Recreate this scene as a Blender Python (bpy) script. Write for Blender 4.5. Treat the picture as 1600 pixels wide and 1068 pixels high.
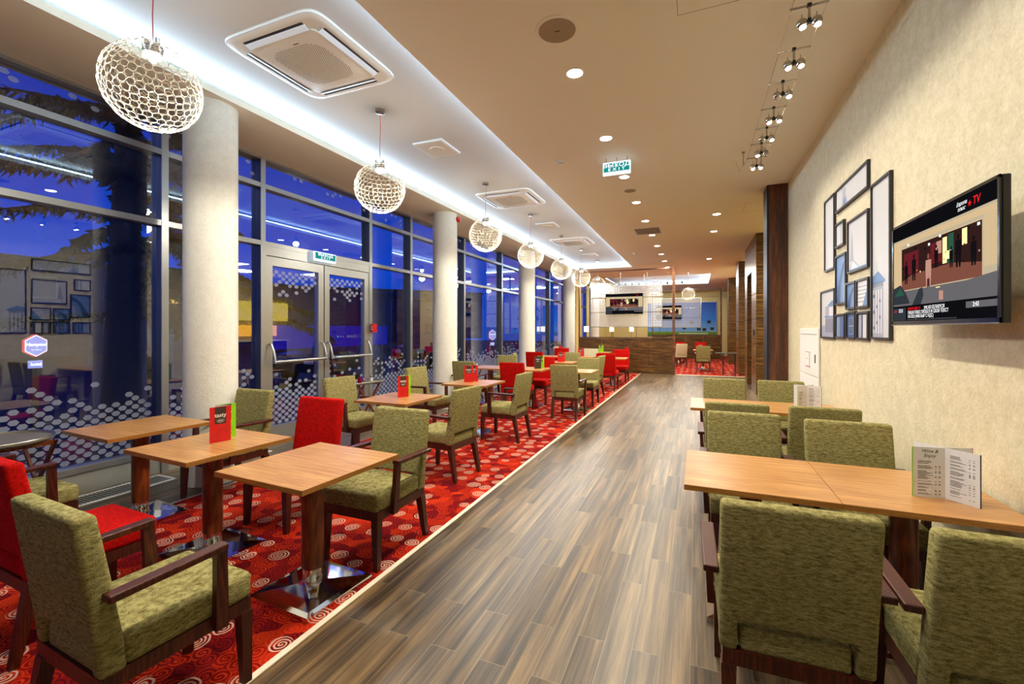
import bpy, bmesh, math, random
from mathutils import Vector, Matrix, Euler
PI = math.pi
R = math.radians
for o in list(bpy.data.objects):
    bpy.data.objects.remove(o)
scene = bpy.context.scene
col = scene.collection

# ------------------------------------------------------------------ camera, world, exposure
cam_data = bpy.data.cameras.new('camera')
cam_data.sensor_width = 36.0
cam_data.lens = 698.0 / 1600.0 * 36.0
cam_data.shift_y = -20.0 / 1600.0
cam_data.clip_start = 0.02
cam_data.clip_end = 300
cam = bpy.data.objects.new('camera', cam_data)
cam.location = (0, 0, 1.54)
cam.rotation_euler = (R(90), 0, math.atan(289 / 698.0))
col.objects.link(cam)
scene.camera = cam

scene.view_settings.view_transform = 'Standard'
scene.view_settings.look = 'None'
scene.view_settings.gamma = 1.0
scene.view_settings.use_curve_mapping = False
scene.view_settings.exposure = 0.7
try:
    scene.cycles.max_bounces = 8
    scene.cycles.diffuse_bounces = 4
    scene.cycles.glossy_bounces = 4
    scene.cycles.transparent_max_bounces = 16
    scene.cycles.sample_clamp_indirect = 4.0
    scene.cycles.caustics_reflective = False
    scene.cycles.caustics_refractive = False
except Exception:
    pass

world = bpy.data.worlds.new('dusk_sky')
scene.world = world
world.use_nodes = True
wn = world.node_tree.nodes
wl = world.node_tree.links
wn.clear()
wo = wn.new('ShaderNodeOutputWorld')
wb = wn.new('ShaderNodeBackground')
wg = wn.new('ShaderNodeTexCoord')
ws = wn.new('ShaderNodeSeparateXYZ')
wr = wn.new('ShaderNodeValToRGB')
wl.new(wg.outputs['Generated'], ws.inputs[0])
wl.new(ws.outputs['Z'], wr.inputs[0])
wl.new(wr.outputs[0], wb.inputs[0])
wl.new(wb.outputs[0], wo.inputs[0])
el = wr.color_ramp.elements
el[0].position = 0.0
el[0].color = (0.002, 0.085, 0.60, 1)
el[1].position = 0.45
el[1].color = (0.0, 0.022, 0.36, 1)
e = el.new(0.12)
e.color = (0.0, 0.070, 0.70, 1)
wb.inputs[1].default_value = 0.66

# ------------------------------------------------------------------ light helpers
WARM = (1.0, 0.91, 0.73)
COOL = (0.52, 0.76, 1.0)


def area(name, loc, rot, sx, sy, power, color, spread=180):
    d = bpy.data.lights.new(name, 'AREA')
    d.shape = 'RECTANGLE'
    d.size = sx
    d.size_y = sy
    d.energy = power
    d.color = color
    d.spread = R(spread)
    o = bpy.data.objects.new(name, d)
    o.location = loc
    o.rotation_euler = rot
    col.objects.link(o)
    return o


def spot(name, loc, target, power, color, angle=70, blend=0.8, size=0.04):
    d = bpy.data.lights.new(name, 'SPOT')
    d.energy = power
    d.color = color
    d.spot_size = R(angle)
    d.spot_blend = blend
    d.shadow_soft_size = size
    o = bpy.data.objects.new(name, d)
    o.location = loc
    v = Vector(target) - Vector(loc)
    o.rotation_euler = v.to_track_quat('-Z', 'Y').to_euler()
    col.objects.link(o)
    return o


def point(name, loc, power, color, size=0.05):
    d = bpy.data.lights.new(name, 'POINT')
    d.energy = power
    d.color = color
    d.shadow_soft_size = size
    o = bpy.data.objects.new(name, d)
    o.location = loc
    col.objects.link(o)
    return o


# cove strips hidden above the ceiling lips (main room)
CZ = 3.81      # ceiling slab
RZ = 3.97      # raised ceiling in the cove
CY0, CY1 = -3.0, 16.75
area('cove_light', (-4.40, (CY0 + CY1) / 2, 3.895), (0, R(-115), 0), 0.05, CY1 - CY0, 150, COOL)
area('cove_light', (-2.08, (CY0 + CY1) / 2, 3.895), (0, R(115), 0), 0.05, CY1 - CY0, 62, COOL)
area('cove_light', (-3.25, CY1 + 0.10, 3.895), (R(-115), 0, 0), 2.2, 0.05, 18, COOL)
# recessed downlights: two rows
DL = [(-1.0, y) for y in (0.95, 2.42, 3.87, 5.33, 6.79, 8.24, 9.73, 11.25, 12.75, 14.2, 15.7, 17.3)]
DL += [(0.36, y) for y in (9.68, 11.36, 15.73)]
for (x, y) in DL:
    area('downlight_lamp', (x, y, 3.785), (0, 0, 0), 0.15, 0.15, 26, WARM, 150)

# ------------------------------------------------------------------ geometry helpers


class MB:
    def __init__(self):
        self.bm = bmesh.new()

    def box(self, c, s, rot=None, bevel=0.0, seg=2, taper=None):
        r = bmesh.ops.create_cube(self.bm, size=1.0)
        vs = r['verts']
        for v in vs:
            x, y, z = v.co.x * s[0], v.co.y * s[1], v.co.z * s[2]
            if taper and v.co.z < 0:
                x *= taper
                y *= taper
            v.co = Vector((x, y, z))
        if bevel > 0:
            es = list({e for v in vs for e in v.link_edges})
            rb = bmesh.ops.bevel(self.bm, geom=es, offset=bevel, segments=seg, affect='EDGES', profile=0.5)
            vs = list({v for f in rb['faces'] for v in f.verts} | {v for v in vs if v.is_valid})
        m = Matrix.Translation(Vector(c))
        if rot is not None:
            m = m @ Euler(rot).to_matrix().to_4x4()
        bmesh.ops.transform(self.bm, matrix=m, verts=[v for v in vs if v.is_valid])
        return self

    def bb(self, x0, x1, y0, y1, z0, z1, **k):
        return self.box(((x0 + x1) / 2, (y0 + y1) / 2, (z0 + z1) / 2), (x1 - x0, y1 - y0, z1 - z0), **k)

    def loft(self, sections):
        """sections: list of lists of points (same count), closed rings, capped"""
        rings = [[self.bm.verts.new(p) for p in s] for s in sections]
        n = len(rings[0])
        for a, b in zip(rings, rings[1:]):
            for i in range(n):
                self.bm.faces.new((a[i], a[(i + 1) % n], b[(i + 1) % n], b[i]))
        self.bm.faces.new(list(reversed(rings[0])))
        self.bm.faces.new(rings[-1])
        return self

    def bar(self, p0, p1, w0, d0, w1=None, d1=None):
        """square bar between two points, w along x, d along y at each end (for mostly vertical bars)"""
        w1 = w0 if w1 is None else w1
        d1 = d0 if d1 is None else d1
        def ring(p, w, d):
            return [(p[0] - w / 2, p[1] - d / 2, p[2]), (p[0] + w / 2, p[1] - d / 2, p[2]), (p[0] + w / 2, p[1] + d / 2, p[2]), (p[0] - w / 2, p[1] + d / 2, p[2])]
        return self.loft([ring(p0, w0, d0), ring(p1, w1, d1)])

    def tube(self, pts, r, n=8, closed=False):
        pts = [Vector(p) for p in pts]
        rs = r if isinstance(r, (list, tuple)) else [r] * len(pts)
        rings = []
        m = len(pts)
        for i, p in enumerate(pts):
            if closed:
                t = pts[(i + 1) % m] - pts[i - 1]
            else:
                t = pts[min(i + 1, m - 1)] - pts[max(i - 1, 0)]
            t.normalize()
            a = Vector((0, 0, 1)) if abs(t.z) < 0.9 else Vector((1, 0, 0))
            u = t.cross(a).normalized()
            w = t.cross(u).normalized()
            rings.append([self.bm.verts.new(p + (u * math.cos(2 * PI * k / n) + w * math.sin(2 * PI * k / n)) * rs[i]) for k in range(n)])
        pairs = list(zip(rings, rings[1:]))
        if closed:
            pairs.append((rings[-1], rings[0]))
        for a, b in pairs:
            for k in range(n):
                self.bm.faces.new((a[k], a[(k + 1) % n], b[(k + 1) % n], b[k]))
        if not closed:
            self.bm.faces.new(rings[0])
            self.bm.faces.new(list(reversed(rings[-1])))
        return self

    def lathe(self, prof, c=(0, 0, 0), n=24, caps=True):
        rings = []
        for (r, z) in prof:
            rings.append([self.bm.verts.new((c[0] + max(r, 1e-4) * math.cos(2 * PI * k / n), c[1] + max(r, 1e-4) * math.sin(2 * PI * k / n), c[2] + z)) for k in range(n)])
        for a, b in zip(rings, rings[1:]):
            for k in range(n):
                self.bm.faces.new((a[k], a[(k + 1) % n], b[(k + 1) % n], b[k]))
        if caps:
            self.bm.faces.new(list(reversed(rings[0])))
            self.bm.faces.new(rings[-1])
        return self

    def quad(self, a, b, c, d, mi=0):
        f = self.bm.faces.new([self.bm.verts.new(p) for p in (a, b, c, d)])
        f.material_index = mi
        return self

    def poly(self, pts, mi=0):
        f = self.bm.faces.new([self.bm.verts.new(p) for p in pts])
        f.material_index = mi
        return self

    def build(self, name, mat, parent=None, smooth=False, loc=None, normals=True):
        if normals:
            bmesh.ops.recalc_face_normals(self.bm, faces=self.bm.faces[:])
        me = bpy.data.meshes.new(name)
        self.bm.to_mesh(me)
        self.bm.free()
        mats = mat if isinstance(mat, (list, tuple)) else [mat]
        for m in mats:
            me.materials.append(m)
        if smooth:
            me.polygons.foreach_set('use_smooth', [True] * len(me.polygons))
            try:
                me.set_sharp_from_angle(angle=R(40))
            except Exception:
                pass
        o = bpy.data.objects.new(name, me)
        if loc is not None:
            o.location = loc
        if parent is not None:
            o.parent = parent
        col.objects.link(o)
        return o


def empty(name, loc=(0, 0, 0), rz=0.0, kind=None):
    o = bpy.data.objects.new(name, None)
    o.location = loc
    o.rotation_euler = (0, 0, rz)
    o.empty_display_size = 0.1
    col.objects.link(o)
    if kind:
        o['kind'] = kind
    return o


def tag(o, label=None, cat=None, group=None, kind=None):
    if label: o['label'] = label
    if cat: o['category'] = cat
    if group: o['group'] = group
    if kind: o['kind'] = kind
    return o


def struct(o):
    o['kind'] = 'structure'
    return o


KIDS = {}


def copy_tree(o, parent=None):
    c = o.copy()
    col.objects.link(c)
    if parent is not None:
        c.parent = parent
    for ch in list(o.children):
        copy_tree(ch, c)
    return c


def text(name, s, mat, size, parent, loc, rot, ext=0.0008, align='CENTER', sx=1.0, shear=0.0, bold=0.0, spacing=1.0):
    cu = bpy.data.curves.new(name, 'FONT')
    cu.body = s
    cu.size = size
    cu.extrude = ext
    cu.align_x = align
    cu.align_y = 'CENTER'
    cu.shear = shear
    cu.offset = bold
    cu.resolution_u = 3
    cu.space_character = spacing
    cu.materials.append(mat)
    o = bpy.data.objects.new(name, cu)
    o.location = loc
    o.rotation_euler = rot
    o.scale = (sx, 1, 1)
    if parent: o.parent = parent
    col.objects.link(o)
    dg = bpy.context.evaluated_depsgraph_get()
    me = bpy.data.meshes.new_from_object(o.evaluated_get(dg))
    mo = bpy.data.objects.new(name, me)
    mo.location, mo.rotation_euler, mo.scale = o.location, o.rotation_euler, o.scale
    if parent: mo.parent = parent
    bpy.data.objects.remove(o)
    bpy.data.curves.remove(cu)
    col.objects.link(mo)
    return mo


# ------------------------------------------------------------------ materials
def srgb(r, g, b):
    def f(c):
        c /= 255.0
        return c / 12.92 if c <= 0.04045 else ((c + 0.055) / 1.055) ** 2.4
    return (f(r), f(g), f(b), 1.0)


class NT:
    def __init__(self, name):
        self.m = bpy.data.materials.new(name)
        self.m.use_nodes = True
        self.t = self.m.node_tree
        self.n = self.t.nodes
        self.n.clear()
        self.out = self.n.new('ShaderNodeOutputMaterial')

    def add(self, typ, **k):
        nd = self.n.new(typ)
        for a, b in k.items():
            setattr(nd, a, b)
        return nd

    def link(self, a, b):
        self.t.links.new(a, b)

    def val(self, sock, v):
        if hasattr(v, 'links') or hasattr(v, 'is_linked'):
            self.link(v, sock)
        else:
            sock.default_value = v

    def math(self, op, a, b=0.0, c=None, clamp=False):
        nd = self.add('ShaderNodeMath', operation=op, use_clamp=clamp)
        self.val(nd.inputs[0], a)
        self.val(nd.inputs[1], b)
        if c is not None: self.val(nd.inputs[2], c)
        return nd.outputs[0]

    def coords(self, scale=(1, 1, 1), kind='Object', rot=(0, 0, 0), loc=(0, 0, 0)):
        tc = self.add('ShaderNodeTexCoord')
        mp = self.add('ShaderNodeMapping')
        mp.inputs['Scale'].default_value = scale
        mp.inputs['Rotation'].default_value = rot
        mp.inputs['Location'].default_value = loc
        self.link(tc.outputs[kind], mp.inputs[0])
        return mp.outputs[0]

    def noise(self, vec, scale, detail=3, rough=0.5):
        nd = self.add('ShaderNodeTexNoise')
        self.link(vec, nd.inputs['Vector'])
        nd.inputs['Scale'].default_value = scale
        nd.inputs['Detail'].default_value = detail
        nd.inputs['Roughness'].default_value = rough
        return nd.outputs[0]

    def ramp(self, fac, stops, interp='LINEAR'):
        nd = self.add('ShaderNodeValToRGB')
        nd.color_ramp.interpolation = interp
        els = nd.color_ramp.elements
        els[0].position, els[0].color = stops[0]
        els[1].position, els[1].color = stops[1]
        for p, c in stops[2:]:
            q = els.new(p)
            q.color = c
        self.val(nd.inputs[0], fac)
        return nd.outputs[0]

    def mix(self, fac, a, b, mode='MIX'):
        nd = self.add('ShaderNodeMix', data_type='RGBA', blend_type=mode)
        self.val(nd.inputs[0], fac)
        self.val(nd.inputs[6], a)
        self.val(nd.inputs[7], b)
        return nd.outputs[2]

    def bump(self, h, strength=0.3, dist=0.01):
        nd = self.add('ShaderNodeBump')
        nd.inputs['Strength'].default_value = strength
        nd.inputs['Distance'].default_value = dist
        self.link(h, nd.inputs['Height'])
        return nd.outputs[0]

    def principled(self, color, rough=0.5, metal=0.0, spec=0.5, bump=None, coat=0.0, sheen=0.0, coat_rough=0.1):
        p = self.add('ShaderNodeBsdfPrincipled')
        self.val(p.inputs['Base Color'], color)
        self.val(p.inputs['Roughness'], rough)
        self.val(p.inputs['Metallic'], metal)
        p.inputs['Specular IOR Level'].default_value = spec
        p.inputs['Coat Weight'].default_value = coat
        p.inputs['Coat Roughness'].default_value = coat_rough
        p.inputs['Sheen Weight'].default_value = sheen
        if bump is not None: self.link(bump, p.inputs['Normal'])
        self.link(p.outputs[0], self.out.inputs[0])
        return self.m


def plain(name, c, rough=0.5, metal=0.0, spec=0.5, var=0.05, coat=0.0, scale=20):
    t = NT(name)
    n = t.noise(t.coords(), scale, 2)
    cc = t.mix(n, tuple(x * (1 - var) for x in c[:3]) + (1,), tuple(min(1, x * (1 + var)) for x in c[:3]) + (1,))
    return t.principled(cc, rough, metal, spec, coat=coat)


def emit(name, c, s):
    t = NT(name)
    e_ = t.add('ShaderNodeEmission')
    e_.inputs[0].default_value = c
    e_.inputs[1].default_value = s
    t.link(e_.outputs[0], t.out.inputs[0])
    return t.m


def m_paint(name, c, rough=0.7):
    t = NT(name)
    v = t.coords()
    n = t.noise(v, 60, 3)
    return t.principled(c, rough, 0, 0.3, bump=t.bump(n, 0.03, 0.003))


def m_wallpaper(name, c1, c2):
    t = NT(name)
    v = t.coords((1, 1, 1))
    n1 = t.noise(v, 14, 6, 0.7)
    n2 = t.noise(v, 55, 4, 0.6)
    n = t.math('ADD', t.math('MULTIPLY', n1, 0.6), t.math('MULTIPLY', n2, 0.4))
    cc = t.ramp(n, [(0.36, c1), (0.64, c2)])
    return t.principled(cc, 0.55, 0, 0.35, bump=t.bump(n2, 0.35, 0.01))


def m_wood(name, dark, mid, light, grain=(1, 1, 1), rough=0.35, scale=1.0, coat=0.0, rings=True, contrast=1.0):
    """grain: scale multipliers per axis; the small one is the direction of the grain"""
    t = NT(name)
    v = t.coords(tuple(g * scale for g in grain))
    n1 = t.noise(v, 3.0, 5, 0.62)
    n2 = t.noise(v, 14.0, 4, 0.6)
    w = t.add('ShaderNodeTexWave', wave_type='RINGS', rings_direction='SPHERICAL')
    t.link(v, w.inputs[0])
    w.inputs['Scale'].default_value = 1.2
    w.inputs['Distortion'].default_value = 5.0
    w.inputs['Detail'].default_value = 3
    f = t.math('ADD', t.math('MULTIPLY', n1, 0.55), t.math('ADD', t.math('MULTIPLY', n2, 0.3), t.math('MULTIPLY', w.outputs[1], 0.15 if rings else 0.0)))
    lo, hi = 0.5 - 0.17 / contrast, 0.5 + 0.17 / contrast
    cc = t.ramp(f, [(lo, dark), (hi, light), (0.5, mid)])
    return t.principled(cc, rough, 0, 0.5, bump=t.bump(n2, 0.05, 0.002), coat=coat)


def m_fabric(name, c1, c2, streak=(40, 40, 140)):
    t = NT(name)
    v = t.coords(streak)
    n = t.noise(v, 1.0, 4, 0.65)
    v2 = t.coords((1, 1, 1))
    n2 = t.noise(v2, 260, 2)
    f = t.math('ADD', t.math('MULTIPLY', n, 0.7), t.math('MULTIPLY', n2, 0.3))
    cc = t.ramp(f, [(0.36, c1), (0.62, c2)])
    return t.principled(cc, 0.9, 0, 0.12, bump=t.bump(f, 0.5, 0.006))


def m_floor():
    t = NT('laminate_planks')
    tc = t.add('ShaderNodeTexCoord')
    mp = t.add('ShaderNodeMapping')
    mp.inputs['Rotation'].default_value = (0, 0, R(90))
    mp.inputs['Location'].default_value = (0.03, 0.03, 0)
    t.link(tc.outputs['Object'], mp.inputs[0])
    br = t.add('ShaderNodeTexBrick', offset=0.37, offset_frequency=2)
    br.inputs['Scale'].default_value = 1.0
    br.inputs['Brick Width'].default_value = 0.92
    br.inputs['Row Height'].default_value = 0.13
    br.inputs['Mortar Size'].default_value = 0.0016
    br.inputs['Mortar Smooth'].default_value = 0.3
    br.inputs['Bias'].default_value = 0.0
    br.inputs['Color1'].default_value = (0, 0, 0, 1)
    br.inputs['Color2'].default_value = (1, 1, 1, 1)
    br.inputs['Mortar'].default_value = (0.5, 0.5, 0.5, 1)
    t.link(mp.outputs[0], br.inputs['Vector'])
    # shift the grain from plank to plank
    add = t.add('ShaderNodeVectorMath', operation='ADD')
    sc = t.add('ShaderNodeVectorMath', operation='SCALE')
    t.link(br.outputs['Color'], sc.inputs[0])
    sc.inputs['Scale'].default_value = 37.0
    t.link(mp.outputs[0], add.inputs[0])
    t.link(sc.outputs[0], add.inputs[1])
    m2 = t.add('ShaderNodeMapping')
    m2.inputs['Scale'].default_value = (0.42, 10.0, 1.0)
    t.link(add.outputs[0], m2.inputs[0])
    n1 = t.noise(m2.outputs[0], 1.6, 6, 0.62)
    m3 = t.add('ShaderNodeMapping')
    m3.inputs['Scale'].default_value = (1.2, 50.0, 1.0)
    t.link(add.outputs[0], m3.inputs[0])
    n2 = t.noise(m3.outputs[0], 2.0, 3, 0.6)
    f = t.math('ADD', t.math('MULTIPLY', n1, 0.78), t.math('MULTIPLY', n2, 0.22))
    cc = t.ramp(f, [(0.33, srgb(30, 20, 12)), (0.68, srgb(176, 138, 86)), (0.43, srgb(64, 46, 28)), (0.51, srgb(104, 78, 48)), (0.59, srgb(134, 104, 64))])
    greyc = t.ramp(f, [(0.33, srgb(44, 40, 38)), (0.68, srgb(140, 128, 108))])
    cc = t.mix(t.math('MULTIPLY', br.outputs['Color'], 0.45), cc, greyc)
    # darker / lighter planks
    pl = t.math('ADD', t.math('MULTIPLY', br.outputs['Color'], 0.42), 0.5)
    cc = t.mix(1.0, cc, pl, 'MULTIPLY')
    cc = t.mix(br.outputs['Fac'], cc, srgb(128, 110, 82))
    return t.principled(cc, 0.34, 0, 0.45)


def m_carpet():
    t = NT('spiral_carpet')
    v0 = t.coords((1, 1, 1))
    nz = t.add('ShaderNodeTexNoise')
    t.link(v0, nz.inputs['Vector'])
    nz.inputs['Scale'].default_value = 9
    sc = t.add('ShaderNodeVectorMath', operation='SCALE')
    t.link(nz.outputs['Color'], sc.inputs[0])
    sc.inputs['Scale'].default_value = 0.035
    ad = t.add('ShaderNodeVectorMath', operation='ADD')
    t.link(v0, ad.inputs[0])
    t.link(sc.outputs[0], ad.inputs[1])
    v = ad.outputs[0]

    def layer(scale, rnd, off):
        mp = t.add('ShaderNodeMapping')
        mp.inputs['Location'].default_value = off
        t.link(v, mp.inputs[0])
        vo = t.add('ShaderNodeTexVoronoi', voronoi_dimensions='2D')
        t.link(mp.outputs[0], vo.inputs['Vector'])
        vo.inputs['Scale'].default_value = scale
        vo.inputs['Randomness'].default_value = rnd
        sp = t.add('ShaderNodeSeparateColor')
        t.link(vo.outputs['Color'], sp.inputs[0])
        # polar angle round the cell centre -> spiral
        sb = t.add('ShaderNodeVectorMath', operation='SUBTRACT')
        t.link(mp.outputs[0], sb.inputs[0])
        t.link(vo.outputs['Position'], sb.inputs[1])
        sx = t.add('ShaderNodeSeparateXYZ')
        t.link(sb.outputs[0], sx.inputs[0])
        ang = t.math('ARCTAN2', sx.outputs[1], sx.outputs[0])
        d = t.math('DIVIDE', vo.outputs['Distance'], scale)
        return d, sp.outputs[0], sp.outputs[1], ang

    d, r1, r2, ang = layer(11.5, 0.75, (0.3, 0.1, 0))
    base = t.ramp(r1, [(0.0, srgb(124, 14, 14)), (1.0, srgb(200, 50, 22)), (0.35, srgb(146, 18, 14)), (0.6, srgb(168, 28, 15)), (0.8, srgb(186, 40, 18))])
    ring = t.math('SINE', t.math('ADD', t.math('MULTIPLY', d, 300.0), ang))
    rg = t.math('GREATER_THAN', ring, 0.3)
    ringc = t.ramp(r2, [(0.0, srgb(74, 14, 30)), (1.0, srgb(222, 78, 36)), (0.5, srgb(92, 12, 20)), (0.55, srgb(214, 60, 24))], 'CONSTANT')
    base = t.mix(t.math('MULTIPLY', rg, 0.85), base, ringc)
    # white spirals
    d, r1, r2, ang = layer(5.2, 0.6, (0, 0, 0))
    radius = t.math('ADD', t.math('MULTIPLY', r2, 0.024), 0.046)
    ins = t.math('LESS_THAN', d, radius)
    has = t.math('GREATER_THAN', r1, 0.3)
    sp = t.math('SINE', t.math('ADD', t.math('MULTIPLY', d, 330.0), ang))
    sp = t.math('GREATER_THAN', sp, 0.12)
    mk = t.math('MULTIPLY', t.math('MULTIPLY', ins, has), sp)
    cc = t.mix(mk, base, srgb(226, 180, 158))
    n = t.noise(v0, 500, 2)
    cc = t.mix(0.5, cc, t.mix(1.0, cc, n, 'MULTIPLY'))
    return t.principled(cc, 0.95, 0, 0.05, bump=t.bump(n, 0.4, 0.004))


def m_glass(name, refl=0.055, tint=(0.84, 0.88, 0.92, 1)):
    t = NT(name)
    tr = t.add('ShaderNodeBsdfTransparent')
    tr.inputs[0].default_value = tint
    gl = t.add('ShaderNodeBsdfGlossy')
    gl.inputs[0].default_value = (0.95, 0.97, 1, 1)
    gl.inputs['Roughness'].default_value = 0.0
    fr = t.add('ShaderNodeLayerWeight')
    fr.inputs[0].default_value = 0.5
    fac = t.math('ADD', t.math('MULTIPLY', t.math('POWER', fr.outputs['Facing'], 4.0), 0.9), refl + 0.04, clamp=True)
    mx = t.add('ShaderNodeMixShader')
    t.link(fac, mx.inputs[0])
    t.link(tr.outputs[0], mx.inputs[1])
    t.link(gl.outputs[0], mx.inputs[2])
    t.link(mx.outputs[0], t.out.inputs[0])
    return t.m


def m_film():
    t = NT('frosted_film')
    tr = t.add('ShaderNodeBsdfTransparent')
    df = t.add('ShaderNodeBsdfDiffuse')
    df.inputs[0].default_value = srgb(158, 166, 190)
    mx = t.add('ShaderNodeMixShader')
    mx.inputs[0].default_value = 0.7
    t.link(tr.outputs[0], mx.inputs[1])
    t.link(df.outputs[0], mx.inputs[2])
    t.link(mx.outputs[0], t.out.inputs[0])
    return t.m


def m_perforated(name):
    t = NT(name)
    v = t.coords((1, 1, 1), rot=(0, R(45), 0))
    sx = t.add('ShaderNodeSeparateXYZ')
    t.link(v, sx.inputs[0])
    s = 2 * PI / 0.08
    a = t.math('SINE', t.math('MULTIPLY', sx.outputs[0], s))
    b = t.math('SINE', t.math('MULTIPLY', sx.outputs[2], s))
    hole = t.math('GREATER_THAN', t.math('MULTIPLY', a, b), 0.0)
    tr = t.add('ShaderNodeBsdfTransparent')
    df = t.add('ShaderNodeBsdfDiffuse')
    df.inputs[0].default_value = srgb(235, 240, 246)
    tl = t.add('ShaderNodeBsdfTranslucent')
    tl.inputs[0].default_value = srgb(235, 240, 246)
    m0 = t.add('ShaderNodeMixShader')
    m0.inputs[0].default_value = 0.35
    t.link(df.outputs[0], m0.inputs[1])
    t.link(tl.outputs[0], m0.inputs[2])
    mx = t.add('ShaderNodeMixShader')
    t.link(hole, mx.inputs[0])
    t.link(m0.outputs[0], mx.inputs[1])
    t.link(tr.outputs[0], mx.inputs[2])
    t.link(mx.outputs[0], t.out.inputs[0])
    return t.m


def m_poster(name):
    """sky-blue wall print above a green meadow band"""
    t = NT(name)
    tc = t.add('ShaderNodeTexCoord')
    s = t.add('ShaderNodeSeparateXYZ')
    t.link(tc.outputs['Object'], s.inputs[0])
    cc = t.ramp(t.math('DIVIDE', s.outputs[2], 2.0), [(0.0, srgb(20, 90, 200)), (1.0, srgb(10, 60, 170)), (0.135, srgb(112, 160, 30)), (0.14, srgb(120, 175, 235)), (0.5, srgb(40, 120, 220)), (0.015, srgb(60, 110, 30))])
    return t.principled(cc, 0.5)


M = {}
M['floor'] = m_floor()
M['carpet'] = m_carpet()
M['wallpaper'] = m_wallpaper('cream_wallpaper', srgb(204, 194, 160), srgb(230, 221, 194))
M['column_cloth'] = m_wallpaper('column_covering', srgb(230, 230, 220), srgb(243, 243, 235))
M['ceiling'] = m_paint('ceiling_paint', srgb(243, 238, 222))
M['cove_ceiling'] = m_paint('cove_paint', srgb(214, 212, 208))
M['cream'] = m_paint('cream_paint', srgb(226, 208, 146))
M['white'] = m_paint('white_paint', srgb(236, 236, 234), 0.45)
M['ac_white'] = m_paint('ac_plastic', srgb(226, 216, 200), 0.45)
M['ac_edge'] = m_paint('ac_white_edge', srgb(240, 242, 244), 0.4)
M['alu'] = plain('aluminium', srgb(168, 172, 174), 0.35, 0.75, var=0.03)
M['alu_dark'] = plain('grey_aluminium', srgb(92, 98, 104), 0.4, 0.6, var=0.03)
M['steel'] = plain('brushed_steel', srgb(186, 182, 172), 0.22, 1.0, var=0.04)
M['chrome'] = plain('chrome', srgb(215, 218, 222), 0.06, 1.0, var=0.01)
M['silver_ring'] = plain('silver_ring', srgb(190, 184, 170), 0.35, 0.6, var=0.02)
M['glass'] = m_glass('window_glass')
M['clear'] = m_glass('clear_glass', 0.03, (0.96, 0.97, 0.97, 1))
M['film'] = m_film()
M['dark_wood'] = m_wood('mahogany', srgb(34, 9, 4), srgb(62, 19, 8), srgb(98, 36, 17), (30, 30, 3), 0.38, 1.0, 0.0)
M['arm_wood'] = M['dark_wood']
M['table_wood'] = m_wood('table_top_veneer', srgb(158, 108, 58), srgb(200, 150, 92), srgb(224, 180, 122), (0.8, 24, 24), 0.3, 1.0, 0.0, rings=False, contrast=1.3)
M['table_edge'] = m_wood('table_edge_band', srgb(134, 86, 36), srgb(170, 116, 54), srgb(196, 146, 76), (2, 2, 60), 0.3, 1.0, rings=False)
M['post_wood'] = m_wood('table_post_wood', srgb(70, 28, 10), srgb(110, 50, 20), srgb(146, 76, 34), (26, 26, 2.5), 0.28, 1.0, 0.2)
M['panel_wood'] = m_wood('partition_walnut', srgb(66, 42, 18), srgb(124, 88, 44), srgb(176, 136, 78), (0.5, 0.5, 8), 0.3, 1.0, rings=False, contrast=1.6)
M['column_wood'] = m_wood('rosewood_veneer', srgb(40, 16, 8), srgb(82, 38, 18), srgb(124, 68, 34), (9, 9, 0.8), 0.3, 1.0, 0.2)
M['frame_wood'] = m_wood('brown_beam', srgb(66, 36, 18), srgb(100, 60, 34), srgb(136, 88, 52), (1, 14, 14), 0.4)
M['green'] = m_fabric('green_chenille', srgb(88, 80, 38), srgb(164, 156, 104))
M['red'] = m_fabric('red_velour', srgb(128, 5, 3), srgb(200, 12, 5), (60, 60, 60))
M['cream_fab'] = m_fabric('cream_fabric', srgb(170, 164, 134), srgb(206, 200, 172))
M['black'] = plain('black_plastic', srgb(14, 14, 16), 0.15, var=0.1)
M['black_m'] = plain('matt_black', srgb(22, 22, 24), 0.6, var=0.1)
M['pic_frame'] = plain('picture_frame_paint', srgb(44, 42, 44), 0.4, var=0.1)
M['paper'] = plain('white_paper', srgb(222, 224, 228), 0.6, var=0.02)
M['menu_red'] = plain('menu_red_card', srgb(206, 22, 28), 0.35, var=0.03)
M['menu_green'] = plain('menu_green_card', srgb(140, 210, 20), 0.35, var=0.03)
M['menu_brown'] = plain('menu_brown_print', srgb(62, 48, 38), 0.4, var=0.03)
M['menu_pink'] = plain('menu_pink_card', srgb(180, 20, 90), 0.4, var=0.03)
M['menu_ink'] = plain('menu_ink', srgb(90, 90, 90), 0.6, var=0.1)
M['print_white'] = plain('white_print', srgb(240, 240, 238), 0.5, var=0.02)
M['red_plastic'] = plain('red_plastic', srgb(190, 20, 16), 0.3, var=0.04)
M['cord_red'] = plain('red_cord', srgb(214, 70, 50), 0.5, var=0.04)
M['bulb'] = emit('bulb_glow', (1, 0.93, 0.82, 1), 10)
M['downlight'] = emit('downlight_glow', (1, 0.88, 0.70, 1), 30)
M['lamp_glow'] = emit('spot_glow', (1, 0.93, 0.8, 1), 24)
M['sign_teal'] = emit('exit_sign_teal', srgb(30, 130, 124), 0.8)
M['sign_white'] = emit('exit_sign_white', srgb(220, 236, 250), 1.0)
M['mesh'] = m_perforated('perforated_mesh')
M['poster'] = m_poster('wall_print')
M['asphalt'] = plain('asphalt', srgb(30, 32, 36), 0.6, var=0.2)
M['bark'] = plain('bark', srgb(12, 11, 12), 0.95, var=0.3)
M['needles'] = plain('spruce_needles', srgb(4, 9, 11), 0.95, var=0.4)
M['facade'] = plain('night_facade', srgb(58, 62, 92), 0.9, var=0.1)
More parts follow.
